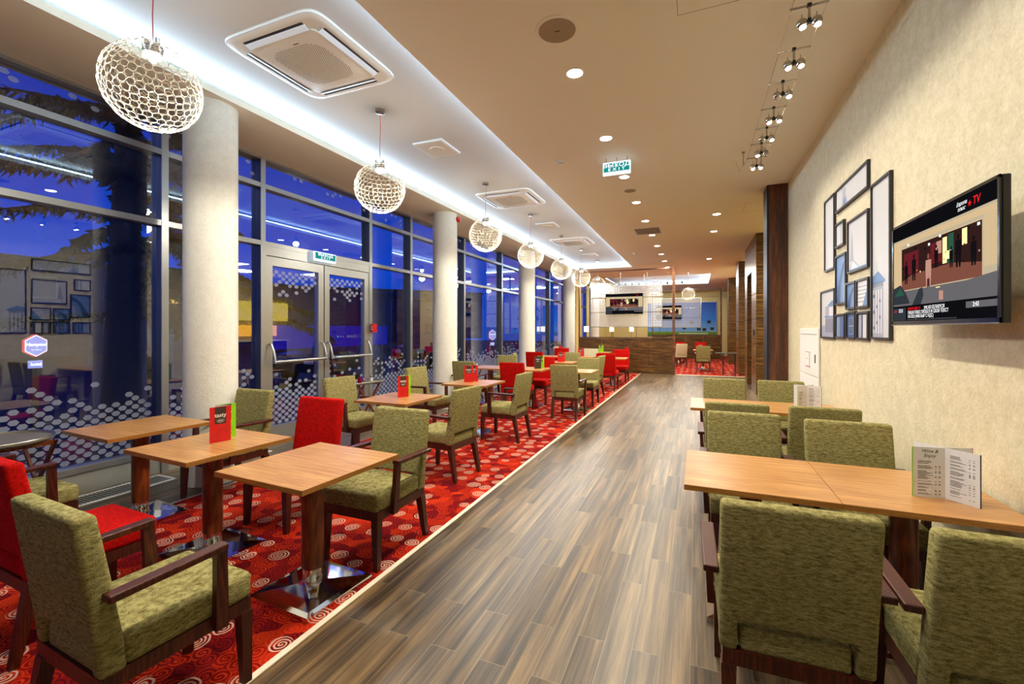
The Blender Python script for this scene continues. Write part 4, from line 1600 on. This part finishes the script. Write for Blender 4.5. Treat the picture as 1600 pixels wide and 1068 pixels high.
def make_tv(W, Hh, detailed=True):
    """screen faces local -y, origin at the centre of the screen"""
    r = empty('television')
    MB().bb(-W / 2, W / 2, 0.0, 0.032, -Hh / 2, Hh / 2, bevel=0.006).build('tv_body', M['black'], r)
    b = MB()
    f = 0.014
    b.bb(-W / 2, W / 2, -0.006, 0.0, Hh / 2 - f, Hh / 2); b.bb(-W / 2, W / 2, -0.006, 0.0, -Hh / 2, -Hh / 2 + f * 1.6)
    b.bb(-W / 2, -W / 2 + f, -0.006, 0, -Hh / 2, Hh / 2); b.bb(W / 2 - f, W / 2, -0.006, 0, -Hh / 2, Hh / 2)
    b.build('bezel', M['black'], r)
    MB().bb(-W / 2, W / 2, -0.008, -0.004, -Hh / 2 - 0.003, -Hh / 2 + 0.003).build('bottom_strip', M['steel'], r)
    w, h = W / 2 - f, Hh / 2 - f
    b = MB()
    lay = [0]
    def P(pts, mi):
        lay[0] += 1
        y = -0.0008 - 0.00004 * lay[0]
        b.poly([(u * w, y, v_ * h) for (u, v_) in pts], mi)
    def rect(u0, u1, v0, v1, mi):
        P([(u0, v0), (u1, v0), (u1, v1), (u0, v1)], mi)
    rnd = random.Random(4)
    rect(-1, 1, -1, 1, 0)
    rect(-1, 1, -0.66, 0.72, 1)
    rect(-1, 1, 0.58, 0.68, 13)
    rect(-1, -0.80, -0.35, 0.58, 13); rect(0.80, 1, -0.2, 0.58, 13)
    for i in range(6): rect(0.81 + i * 0.03, 0.815 + i * 0.03, -0.2, 0.58, 1)
    rect(-0.79, 0.79, -0.345, 0.525, 13)
    rect(-0.78, 0.78, -0.34, 0.51, 2)
    rect(-0.72, -0.36, -0.05, 0.40, 3)
    rect(-0.10, 0.12, 0.05, 0.42, 3); rect(0.14, 0.22, 0.0, 0.45, 7); rect(0.02, 0.12, 0.20, 0.42, 8)
    rect(0.24, 0.34, -0.02, 0.48, 9); rect(0.48, 0.56, 0.22, 0.48, 7); rect(0.2, 0.3, 0.06, 0.2, 7)
    P([(-0.78, -0.34), (0.78, -0.34), (0.78, -0.12), (0.3, -0.02), (-0.5, -0.05), (-0.78, -0.16)], 4)
    # band silhouettes
    def figure(u, v0, s, mi):
        P([(u - 0.035 * s, v0), (u - 0.01 * s, v0), (u, v0 + 0.22 * s), (u + 0.01 * s, v0), (u + 0.035 * s, v0), (u + 0.05 * s, v0 + 0.3 * s), (u + 0.045 * s, v0 + 0.42 * s), (u - 0.045 * s, v0 + 0.42 * s), (u - 0.05 * s, v0 + 0.3 * s)], mi)
        P([(u + 0.022 * s * math.cos(a), v0 + 0.47 * s + 0.045 * s * math.sin(a)) for a in [2 * PI * i / 8 for i in range(8)]], 12 if mi != 8 else 4)
    figure(-0.47, -0.18, 1.0, 12); figure(-0.66, -0.22, 0.9, 12); figure(0.02, -0.04, 0.8, 12); figure(0.42, -0.12, 1.05, 12); figure(0.66, -0.15, 0.9, 12); figure(0.30, -0.1, 0.7, 12)
    figure(-0.14, -0.38, 1.25, 8)
    rect(-0.165, -0.145, -0.4, -0.2, 12); rect(-0.135, -0.115, -0.4, -0.2, 12)
    for i in range(22):
        u, v_ = rnd.uniform(-0.75, 0.75), rnd.uniform(-0.05, 0.48)
        s = rnd.uniform(0.006, 0.018)
        rect(u - s, u + s, v_ - s * 1.4, v_ + s * 1.4, rnd.choice((7, 8, 12, 12, 3)))
    for (u, v_) in ((-0.60, 0.56), (0.10, 0.50), (-0.12, 0.42), (0.74, 0.46)):
        rect(u - 0.02, u + 0.02, v_ - 0.02, v_ + 0.025, 10)
    # pavement and parked car edge
    rect(-1, 1, -0.66, -0.36, 5)
    P([(0.1, -0.66), (1, -0.66), (1, -0.30), (0.1, -0.42)], 5)
    P([(-1, -0.62), (-1, -0.28), (-0.80, -0.22), (-0.66, -0.40), (-0.56, -0.62)], 6)
    P([(-0.98, -0.45), (-0.80, -0.28), (-0.70, -0.44)], 9)
    P([(-0.5, -0.66), (-0.34, -0.36), (-0.26, -0.34), (-0.24, -0.5), (-0.30, -0.66)], 6)
    rect(0.08, 0.16, -0.62, -0.46, 8); rect(0.02, 0.10, -0.40, -0.385, 7)
    # ticker
    rect(-1, 1, -1, -0.66, 0)
    rect(-1, -0.66, -0.96, -0.70, 6); rect(0.55, 1, -0.80, -0.70, 5)
    sc_ = b.build('screen', TVM, r, normals=False)
    yt = -0.0050
    th = Hh * 0.042
    E_ = (R(90), 0, 0)
    def T(s, u, v_, size, mi, align='LEFT', **k):
        text('screen_lettering', s, TVM[mi], size, sc_, (u * w, yt, v_ * h), E_, 0.0001, align, **k)
    T('TV', 0.66, 0.84, Hh * 0.085, 11, sx=0.9, shear=0.15, bold=0.0006)
    if detailed:
        T('\u0415\u0432\u0440\u043e\u043f\u0430', 0.40, 0.885, Hh * 0.042, 10, shear=0.4)
        T('\u043f\u043b\u044e\u0441', 0.42, 0.80, Hh * 0.042, 10, shear=0.4)
        st = MB()
        st.poly([((0.615 + (0.032 if i % 2 == 0 else 0.013) * math.cos(R(80) + i * PI / 5)) * w, -0.0050, (0.83 + (0.055 if i % 2 == 0 else 0.023) * math.sin(R(80) + i * PI / 5)) * h) for i in range(10)])
        st.build('star_mark', TVM[11], sc_, normals=False)
        T('5533', -0.84, -0.76, th * 1.15, 10)
        T('sms', -0.96, -0.76, th * 0.8, 11)
        T('\u0415\u0412\u0420\u041e\u041f\u0410 \u041f\u041b\u042e\u0421 TV', -0.60, -0.735, th * 0.85, 11, sx=0.8)
        T('SMS \u0418\u0417 \u0411\u0415\u041b\u0410\u0420\u0423\u0421\u0418', -0.22, -0.735, th, 10, sx=0.95)
        T('\u041f\u0418\u0428\u0418 \u041f\u041b\u042e\u0421 \u041f\u0420\u041e\u0411\u0415\u041b \u0418 \u0421\u0412\u041e\u0419 \u0422\u0415\u041a\u0421\u0422', -0.60, -0.81, th, 10, sx=0.95)
        T('\u041d\u0410 5533 (4900 \u0411\u042b\u0420 \u0421 \u041d\u0414\u0421)', -0.60, -0.885, th, 10, sx=0.95)
        T('2:43', 0.66, -0.75, th * 1.1, 10, bold=0.0003)
        mb_ = MB()
        rr = random.Random(2)
        u = -0.62
        while u < 0.4:
            L = rr.uniform(0.015, 0.05)
            mb_.poly([(u * w, -0.0050, -0.952 * h), ((u + L) * w, -0.0050, -0.952 * h), ((u + L) * w, -0.0050, -0.94 * h), (u * w, -0.0050, -0.94 * h)])
            u += L + 0.012
        mb_.build('fine_print', TVM[5], sc_, normals=False)
    return r


tv = make_tv(1.07, 0.60)
tv.location = (1.13, 2.945, 1.865)
tv.rotation_euler = (0, 0, R(-90))
tag(tv, 'black flat television bracketed to the papered wall, music video on screen', 'television')
b = MB()
b.bb(-0.12, 0.12, 0.032, 0.178, -0.10, 0.10)
b.bb(-0.35, 0.35, 0.032, 0.060, -0.15, 0.15)
b.build('wall_bracket', M['black_m'], tv)
MB().tube([(0.10, 0.06, -0.12), (0.16, 0.12, -0.16), (0.24, 0.17, -0.15)], 0.004, 5).build('cable_tie', M['black_m'], tv)

# ------------------------------------------------------------------ wall cabinet with switch
r = empty('service_panel', (XR - 0.003, 6.58, 0))
tag(r, 'white service panel door on the papered wall below the pictures', 'panel')
MB().bb(-0.02, 0, -0.49, 0.49, 0.98, 1.55, bevel=0.004).build('upper_door', M['white'], r)
MB().bb(-0.02, 0, -0.49, 0.49, 0.10, 0.97, bevel=0.004).build('lower_door', M['white'], r)
MB().bb(-0.023, -0.019, -0.42, 0.42, 1.475, 1.48).build('groove', M['menu_ink'], r)
MB().bb(-0.025, -0.02, -0.37, -0.34, 1.14, 1.24).build('latch', M['black_m'], r)
r2 = empty('wall_switch', (XR - 0.02, 6.58, 1.17))
tag(r2, 'small white switch plate with red outline on the service panel', 'switch')
MB().bb(-0.012, 0, -0.11, 0.11, -0.10, 0.10, bevel=0.003).build('switch_plate', M['print_white'], r2)
b = MB(); b.bb(-0.014, -0.011, -0.10, 0.10, 0.085, 0.092); b.bb(-0.014, -0.011, -0.10, 0.10, -0.092, -0.085); b.bb(-0.014, -0.011, -0.10, -0.094, -0.085, 0.085)
b.build('switch_outline', M['red_plastic'], r2)
MB().bb(-0.016, -0.011, 0.02, 0.03, 0.0, 0.01).build('switch_led', M['black_m'], r2)

# fire call point and column alarm
r = empty('fire_call_point', (-5.275, 6.33, 1.56))
tag(r, 'red fire alarm call point on the mullion beside the double door', 'alarm button')
MB().bb(0, 0.05, -0.055, 0.055, -0.075, 0.075, bevel=0.006).build('call_box', M['red_plastic'], r)
b = MB(); b.bb(0.012, 0.04, -0.0565, -0.0555, 0.01, 0.03); b.bb(0.012, 0.04, -0.0565, -0.0555, -0.03, -0.01); b.bb(0.02, 0.032, -0.0565, -0.0555, 0.045, 0.055)
b.build('white_mark', M['print_white'], r)
r = empty('alarm_sounder', (-4.38, 7.72, 3.70))
tag(r, 'small red alarm sounder high on the second column', 'alarm')
MB().lathe([(0.05, 0), (0.055, 0.02), (0.045, 0.07), (0.02, 0.085)], n=20).build('sounder_body', M['red_plastic'], r, smooth=True)
r.rotation_euler = (0, R(90), R(15))

# ------------------------------------------------------------------ rosewood pillar and walnut corridor piers


def grooved(b, x0, x1, y0, y1, z0, z1, step=0.6):
    z = z0
    while z < z1 - 0.01:
        zz = min(z + step - 0.018, z1)
        b.bb(x0, x1, y0, y1, z, zz)
        z += step


b = MB()
b.bb(1.045, 1.33, 8.05, 8.10, 0, CZ)
o = b.build('pillar_rosewood', M['column_wood']); struct(o)
b = MB(); b.bb(1.02, 1.045, 8.05, 8.46, 0, CZ); b.bb(1.05, 1.60, 8.10, 8.45, 0, CZ)
o = b.build('pillar_metal_edge', plain('dark_metal_edge', srgb(34, 40, 52), 0.45, 0.5)); struct(o)
for (n_, y0, y1, xr) in ((1, 11.95, 12.9, 0.5), (2, 14.0, 14.6, 0.5), (3, 16.75, 17.8, 0.5), (4, 21.9, 22.6, 0.6)):
    b = MB()
    grooved(b, XR - 0.02, XR + xr, y0, y1, 0, CZ)
    o = b.build('pier', M['panel_wood']); struct(o)
    b = MB(); b.bb(XR - 0.012, XR + xr - 0.01, y0 + 0.01, y1 - 0.01, 0, CZ)
    o = b.build('pier_core', M['black_m']); struct(o)
b = MB(); b.bb(XR + 0.20, XR + 0.26, 12.9, 14.0, 0, 3.0); o = b.build('door_4', M['column_wood']); struct(o)
b = MB(); grooved(b, XR - 0.02, XR + 0.4, 12.9, 14.0, 3.0, CZ); o = b.build('door_4_lintel', M['panel_wood']); struct(o)
b = MB(); b.bb(XR + 0.3, 2.6, 17.8, 21.9, 0, CZ); o = b.build('wall_side', M['cream']); struct(o)
b = MB(); grooved(b, 1.62, 1.75, 22.6, YE, 0, CZ); o = b.build('wall_side_panelling', M['panel_wood']); struct(o)
r = empty('card_reader', (XR - 0.02, 12.35, 1.45))
tag(r, 'small black card reader on the walnut corridor pier', 'card reader')
MB().bb(-0.02, 0, -0.05, 0.05, -0.08, 0.08, bevel=0.004).build('reader_body', M['black_m'], r)
MB().bb(-0.022, -0.019, -0.03, 0.03, -0.01, 0.05).build('reader_face', M['steel'], r)

# ------------------------------------------------------------------ partitions with hanging perforated screens


def partition(y, x0, x1, sx0, sx1, n_):
    b = MB()
    n = 4
    L = (x1 - x0) / n
    for i in range(n):
        for j in range(2):
            b.bb(x0 + i * L + 0.003, x0 + (i + 1) * L - 0.003, y, y + 0.10, j * 0.61 + 0.002, j * 0.61 + 0.608)
    b.bb(x0, x1, y - 0.015, y + 0.115, 1.225, 1.26, bevel=0.004)
    o = b.build('half_wall', M['panel_wood']); struct(o)
    b = MB()
    b.bb(x1 - 0.03, x1 + 0.05, y - 0.02, y + 0.12, 0, 3.64)
    b.bb(x0, x1 - 0.03, y, y + 0.10, 3.60, 3.64)
    b.bb(x0 - 0.04, x0, y, y + 0.10, 0, 3.64)
    o = b.build('partition_frame', M['frame_wood']); struct(o)
    r = empty('hanging_screen', ((sx0 + sx1) / 2, y + 0.05, 0))
    w = (sx1 - sx0) / 2
    for (za, zb) in ((1.63, 2.13), (2.15, 2.65), (2.67, 3.17)):
        MB().bb(-w + 0.02, w - 0.02, -0.003, 0.0, za, zb).build('perforated_sheet', M['mesh'], r)
    b = MB()
    for z in (1.61, 2.13, 2.65, 3.17):
        b.bb(-w, w, -0.012, 0.012, z, z + 0.02)
    b.bb(-w, -w + 0.02, -0.012, 0.012, 1.61, 3.19); b.bb(w - 0.02, w, -0.012, 0.012, 1.61, 3.19)
    b.build('screen_frame', M['steel'], r)
    for x in (-w * 0.9, -w * 0.15, w * 0.6):
        MB().tube([(x, 0, 3.19), (x, 0, 3.60)], 0.004, 5).build('upper_wire', M['steel'], r)
    for x in (-w * 0.35, w * 0.3, w * 0.92):
        MB().tube([(x, 0, 1.26), (x, 0, 1.61)], 0.008, 6).build('lower_rod', M['steel'], r)
    return r


r = partition(16.10, -3.98, -0.74, -3.59, -1.09, 1)
tag(r, 'white perforated screen hanging over the walnut half wall, television mounted on it', 'screen')
t2 = make_tv(1.29, 0.73, False)
t2.location = (-2.375, 16.05, 2.43)
tag(t2, 'television on the hanging perforated screen beyond the last pendant', 'television')
MB().bb(-0.2, 0.2, 0.032, 0.085, -0.15, 0.15).build('wall_bracket', M['black_m'], t2)
r = partition(25.2, -2.2, 1.13, -2.3, 0.21, 2)
tag(r, 'second perforated screen far behind in the other room', 'screen')
t3 = copy_tree(t2)
t3.location = (-1.39, 25.14, 2.43)
t3['label'] = 'smaller looking television on the second screen beyond the brown post'

# far wall print
r = empty('wall_print', (-0.8, YE, 1.12))
tag(r, 'large blue sky and green meadow wall print on the far wall', 'poster')
MB().bb(-2.0, 1.85, -0.04, 0.0, 0.0, 2.0).build('print_sheet', M['poster'], r)
b = MB()
for (x, z) in ((1.45, 0.85), (0.9, 0.42), (1.62, 0.45), (1.2, 0.40), (0.5, 0.8), (0.1, 0.5)):
    b.bb(x - 0.10, x + 0.10, -0.046, -0.040, z - 0.08, z + 0.08)
b.build('dark_squares', M['black_m'], r)
b = MB(); b.bb(-0.2, 1.4, -0.045, -0.041, 0.15, 0.19); b.build('white_caption_line', M['print_white'], r)
b = MB(); b.bb(-2.0, 1.85, -0.05, 0.0, 2.0, 2.03); b.bb(1.85, 1.88, -0.05, 0, 0, 2.03); b.build('print_border', M['alu'], r)

# curtains and lit lamps along the far windows
b = MB()
for i in range(4):
    y0 = 17.6 + i * 2.1
    n = 30
    prev = None
    for j in range(n):
        yy = y0 + j * 1.0 / n
        xx = -5.05 + 0.03 * math.sin(j * 1.4)
        if prev: b.quad((prev[0], prev[1], 0.03), (xx, yy, 0.03), (xx, yy, 3.7), (prev[0], prev[1], 3.7))
        prev = (xx, yy)
tag(b.build('cream_curtain', plain('curtain_cloth', srgb(226, 208, 140), 0.9), normals=False), 'long cream curtains hanging at the windows of the far room', 'curtain', kind='stuff')
lampp = None
for i, (x, y) in enumerate(((-4.4, 19.0), (-3.6, 20.6), (-2.9, 22.0))):
    r = empty('table_lamp', (x, y, 0.006))
    MB().lathe([(0.10, 1.42), (0.10, 1.66)], n=20).build('lamp_shade', M['lampshade'], r, smooth=True)
    MB().tube([(0, 0, 0.02), (0, 0, 1.42)], 0.012, 8).build('lamp_pole', M['steel'], r)
    MB().lathe([(0.13, 0), (0.13, 0.02)], n=20).build('lamp_foot', M['steel'], r)
    r.name = 'floor_lamp' if i == 0 else 'floor_lamp.%03d' % i
    tag(r, ['lit drum floor lamp nearest the glass seen under the hanging screen', 'lit drum floor lamp in the middle under the hanging screen', 'lit drum floor lamp closest to the blue print under the hanging screen'][i], 'lamp', 'floor lamps in the far room')
for (x, y) in ((-3.0, 18.2), (-1.0, 18.6), (0.4, 19.0), (-3.0, 26.8), (-0.5, 26.8), (-3.0, 22.2), (0.0, 22.4)):
    area('far_lamp', (x, y, 3.76), (0, 0, 0), 0.5, 0.5, 32, WARM)

# row of small spots on a rail in the far room
r = empty('rail_spotlights', (-2.2, 18.0, 3.36))
tag(r, 'rail of small dark spot heads hanging behind the perforated screen', 'spotlight rail')
MB().tube([(-1.9, 0, 0), (2.0, 0, 0)], 0.006, 6).build('rail', M['steel'], r)
for i in range(14):
    x = -1.7 + i * 0.26
    MB().lathe([(0.03, -0.10), (0.034, -0.02), (0.012, -0.01)], (x, 0, 0), 12).build('spot_head', M['black_m'], r, smooth=True)
for x in (-1.5, -0.6, 0.3, 1.2, 1.9):
    MB().tube([(x, 0, 0), (x, 0, 0.45)], 0.005, 5).build('hanger', M['steel'], r)

# ------------------------------------------------------------------ outside
b = MB(); b.bb(-70, XW - 0.26, -30, 60, -0.20, -0.12)
struct(b.build('ground', M['asphalt']))
b = MB(); b.bb(-5.56, XW - 0.05, YB, YE, -0.12, 0.0)
struct(b.build('sill_outside', M['asphalt']))


def conifer(loc, h, tr, seed, label, lean=0.0, nb=46, z0=1.6, brl=3.2):
    rnd = random.Random(seed)
    r = empty('spruce_tree', loc)
    b = MB()
    b.tube([(0, 0, 0), (lean * 0.1, 0, h * 0.15), (lean * 0.5, 0, h * 0.5), (lean, 0, h)], [tr * 1.25, tr, tr * 0.7, 0.03], 12)
    b.build('trunk', M['bark'], r, smooth=True)
    br = MB(); fo = MB()
    for i in range(nb):
        t = (i + rnd.random()) / nb
        z = z0 + (h - z0) * t
        L = brl * (1 - t * 0.75) * rnd.uniform(0.6, 1.1)
        a = rnd.uniform(0, 2 * PI)
        x0 = lean * z / h
        pts = []
        for j in range(6):
            q = j / 5.0
            pts.append(Vector((x0 + math.cos(a) * L * q, math.sin(a) * L * q, z + 0.15 * q - 0.9 * q * q * L / 3)))
        br.tube(pts, [0.035, 0.03, 0.025, 0.018, 0.012, 0.006], 5)
        for j in range(1, 6):
            for k in range(70):
                q = min(1.0, (j - rnd.random()) / 5.0)
                base = pts[int(q * 4.99)].lerp(pts[min(5, int(q * 4.99) + 1)], (q * 4.99) % 1)
                sa = a + rnd.choice((-1, 1)) * rnd.uniform(0.5, 1.5)
                sl = rnd.uniform(0.06, 0.22) * (1.2 - q * 0.5)
                d = Vector((math.cos(sa) * sl, math.sin(sa) * sl, -rnd.uniform(0.0, 0.22)))
                s = d.cross(Vector((0, 0, 1))).normalized() * rnd.uniform(0.006, 0.020)
                up = Vector((0, 0, rnd.uniform(0.01, 0.05)))
                fo.poly([base, base + d * 0.5 + s + up, base + d, base + d * 0.5 - s - up])
    br.build('branches', M['bark'], r)
    f = fo.build('foliage', M['needles'], r, normals=False)
    f['kind'] = 'stuff'
    tag(r, label, 'tree', 'spruces outside the glass')
    return r


conifer((-9.3, 4.6, -0.12), 11.0, 0.24, 1, 'tall dark spruce outside the first big window, trunk in view', 0.5, 95, 1.9, 3.2)
conifer((-14.2, 7.9, -0.12), 10.0, 0.20, 2, 'dark spruce outside behind the thick front column', 0.2, 50, 2.2, 2.4)


def building(loc, rz, w, h, label, mat, seed, rows=4, cols=9, lit=0.15):
    r = empty('building', loc, rz)      # facade on local +x, width along y
    MB().bb(-6, 0, -w / 2, w / 2, 0, h).build('wall_block', mat, r)
    MB().bb(-6.2, 0.2, -w / 2 - 0.2, w / 2 + 0.2, h, h + 0.3).build('roof', M['asphalt'], r)
    rnd = random.Random(seed)
    for i in range(rows):
        for j in range(cols):
            y = -w / 2 + (j + 0.5) * w / cols
            z = 1.2 + i * (h - 1.0) / rows
            f = MB().bb(0, 0.05, y - 0.6, y + 0.6, z, z + 1.3).build('window_frame', M['alu_dark'], r)
            MB().bb(0.04, 0.06, y - 0.52, y + 0.52, z + 0.08, z + 1.22).build('pane', M['pane_lit'] if rnd.random() < lit else M['pane_dark'], f)
    tag(r, label, 'building')


building((-36, 26, -0.12), R(0), 62, 5.6, 'long dark building across the street, few lit windows', M['facade'], 3, 2, 18, 0.06)
building((-46, 62, -0.12), R(-40), 30, 8, 'grey block farther down the street beyond the double door', M['facade2'], 5, 4, 10, 0.1)

# blue advertising banner on the street
r = empty('street_banner', (-8.0, 9.0, 0))
tag(r, 'lit blue advertising panel outside seen through the door glass', 'banner')
MB().bb(-0.06, 0, -2.7, 1.2, 1.12, 1.62).build('banner_panel', M['banner_blue'], r)
for y in (-2.5, 1.0):
    MB().bb(-0.05, -0.01, y - 0.03, y + 0.03, -0.12, 1.12).build('banner_leg', M['alu_dark'], r)
text('lettering', 'anacado | thanks', M['print_white'], 0.115, r, (0.004, 0.02, 1.37), (R(90), 0, R(90)), 0.001, bold=0.001)
for i, c in enumerate(((srgb(60, 200, 120)), srgb(70, 110, 250), srgb(220, 60, 60))):
    MB().lathe([(0.018, 0), (0.018, 0.003)], n=12).build('dot_mark', emit('dot_%d' % i, c, 1.0), r, loc=(0.004, -0.66 + i * 0.085, 1.36)).rotation_euler = (0, R(90), 0)

# illuminated hexagon sign on the street, seen through the first window
def hex_sign(loc, rz, s, label):
    r = empty('hexagon_sign', loc, rz)      # faces local +x
    def hx(q, x): return [(x, q * math.cos(R(90) + k * PI / 3) * 0.86, q * math.sin(R(90) + k * PI / 3)) for k in range(6)]
    m_r = emit('sign_red_rim', srgb(220, 70, 80), 1.0) if 'sign_red_rim' not in bpy.data.materials else bpy.data.materials['sign_red_rim']
    m_b = emit('sign_lilac', srgb(150, 155, 225), 1.0) if 'sign_lilac' not in bpy.data.materials else bpy.data.materials['sign_lilac']
    m_w = emit('sign_glow_white', srgb(255, 255, 255), 1.2) if 'sign_glow_white' not in bpy.data.materials else bpy.data.materials['sign_glow_white']
    MB().loft([hx(s, -0.05), hx(s, 0)]).build('sign_rim', m_r, r)
    MB().loft([hx(s * 0.95, 0), hx(s * 0.95, 0.004)]).build('white_rim', m_w, r)
    MB().loft([hx(s * 0.87, 0.004), hx(s * 0.87, 0.008)]).build('sign_field', m_b, r)
    text('lettering', 'Hampton', m_w, s * 0.36, r, (0.011, 0, s * 0.10), (R(90), 0, R(90)), 0.001, shear=0.15, bold=0.002)
    text('lettering', 'by Hilton', m_w, s * 0.17, r, (0.011, 0, -s * 0.34), (R(90), 0, R(90)), 0.001)
    MB().bb(-0.04, 0, -s * 0.42, s * 0.42, -s * 1.95, -s * 1.30).build('lower_plate', m_b, r)
    text('lettering', 'hotel', m_w, s * 0.34, r, (0.003, 0, -s * 1.62), (R(90), 0, R(90)), 0.001, bold=0.002)
    MB().bb(-0.05, -0.01, -0.03, 0.03, -0.12 - loc[2], -1.95 * s).build('sign_post', M['alu_dark'], r)
    tag(r, label, 'sign')


hex_sign((-7.2, 2.72, 1.345), 0, 0.135, 'small lit hexagon sign outside the first window')
hex_sign((-9.6, 20.6, 1.25), R(-30), 0.28, 'lit hexagon sign outside past the second column')


def car(loc, rz, label):
    r = empty('parked_car', loc, rz)     # length along y
    prof = [(-2.1, 0.35), (-2.15, 0.7), (-1.9, 0.88), (-1.1, 0.98), (-0.6, 1.38), (0.7, 1.42), (1.4, 1.05), (2.05, 0.95), (2.15, 0.6), (2.1, 0.35)]
    b = MB()
    b.loft([[(x * (0.82 if z > 1.0 else 1.0), y, z) for (y, z) in prof] for x in (-0.85, 0.85)])
    b.build('car_body', M['car_blue'], r)
    for x in (-0.80, 0.80):
        for y in (-1.35, 1.35):
            MB().tube([(x - 0.08, y, 0.32), (x + 0.08, y, 0.32)], 0.32, 20).build('wheel', M['black_m'], r)
    for s in (-1, 1):
        b = MB(); b.quad((s * 0.775, -0.95, 1.02), (s * 0.775, 1.2, 1.05), (s * 0.70, 0.65, 1.36), (s * 0.70, -0.55, 1.33))
        b.build('side_window', M['pane_dark'], r, normals=False)
    b = MB(); b.bb(0.4, 0.7, -2.17, -2.13, 0.62, 0.74); b.bb(-0.7, -0.4, -2.17, -2.13, 0.62, 0.74); b.build('headlamps', M['print_white'], r)
    tag(r, label, 'car', 'cars parked outside')


car((-11.5, 12.0, -0.12), R(8), 'dark blue car parked outside past the double door')
car((-11.8, 18.5, -0.12), R(4), 'dark blue car parked outside farther along the windows')
# street lamps light the ground a little
for (x, y) in ((-14, 2), (-14, 16), (-14, 30)):
    point('street_lamp', (x, y, 6.5), 160, (0.55, 0.6, 1.0), 0.3)
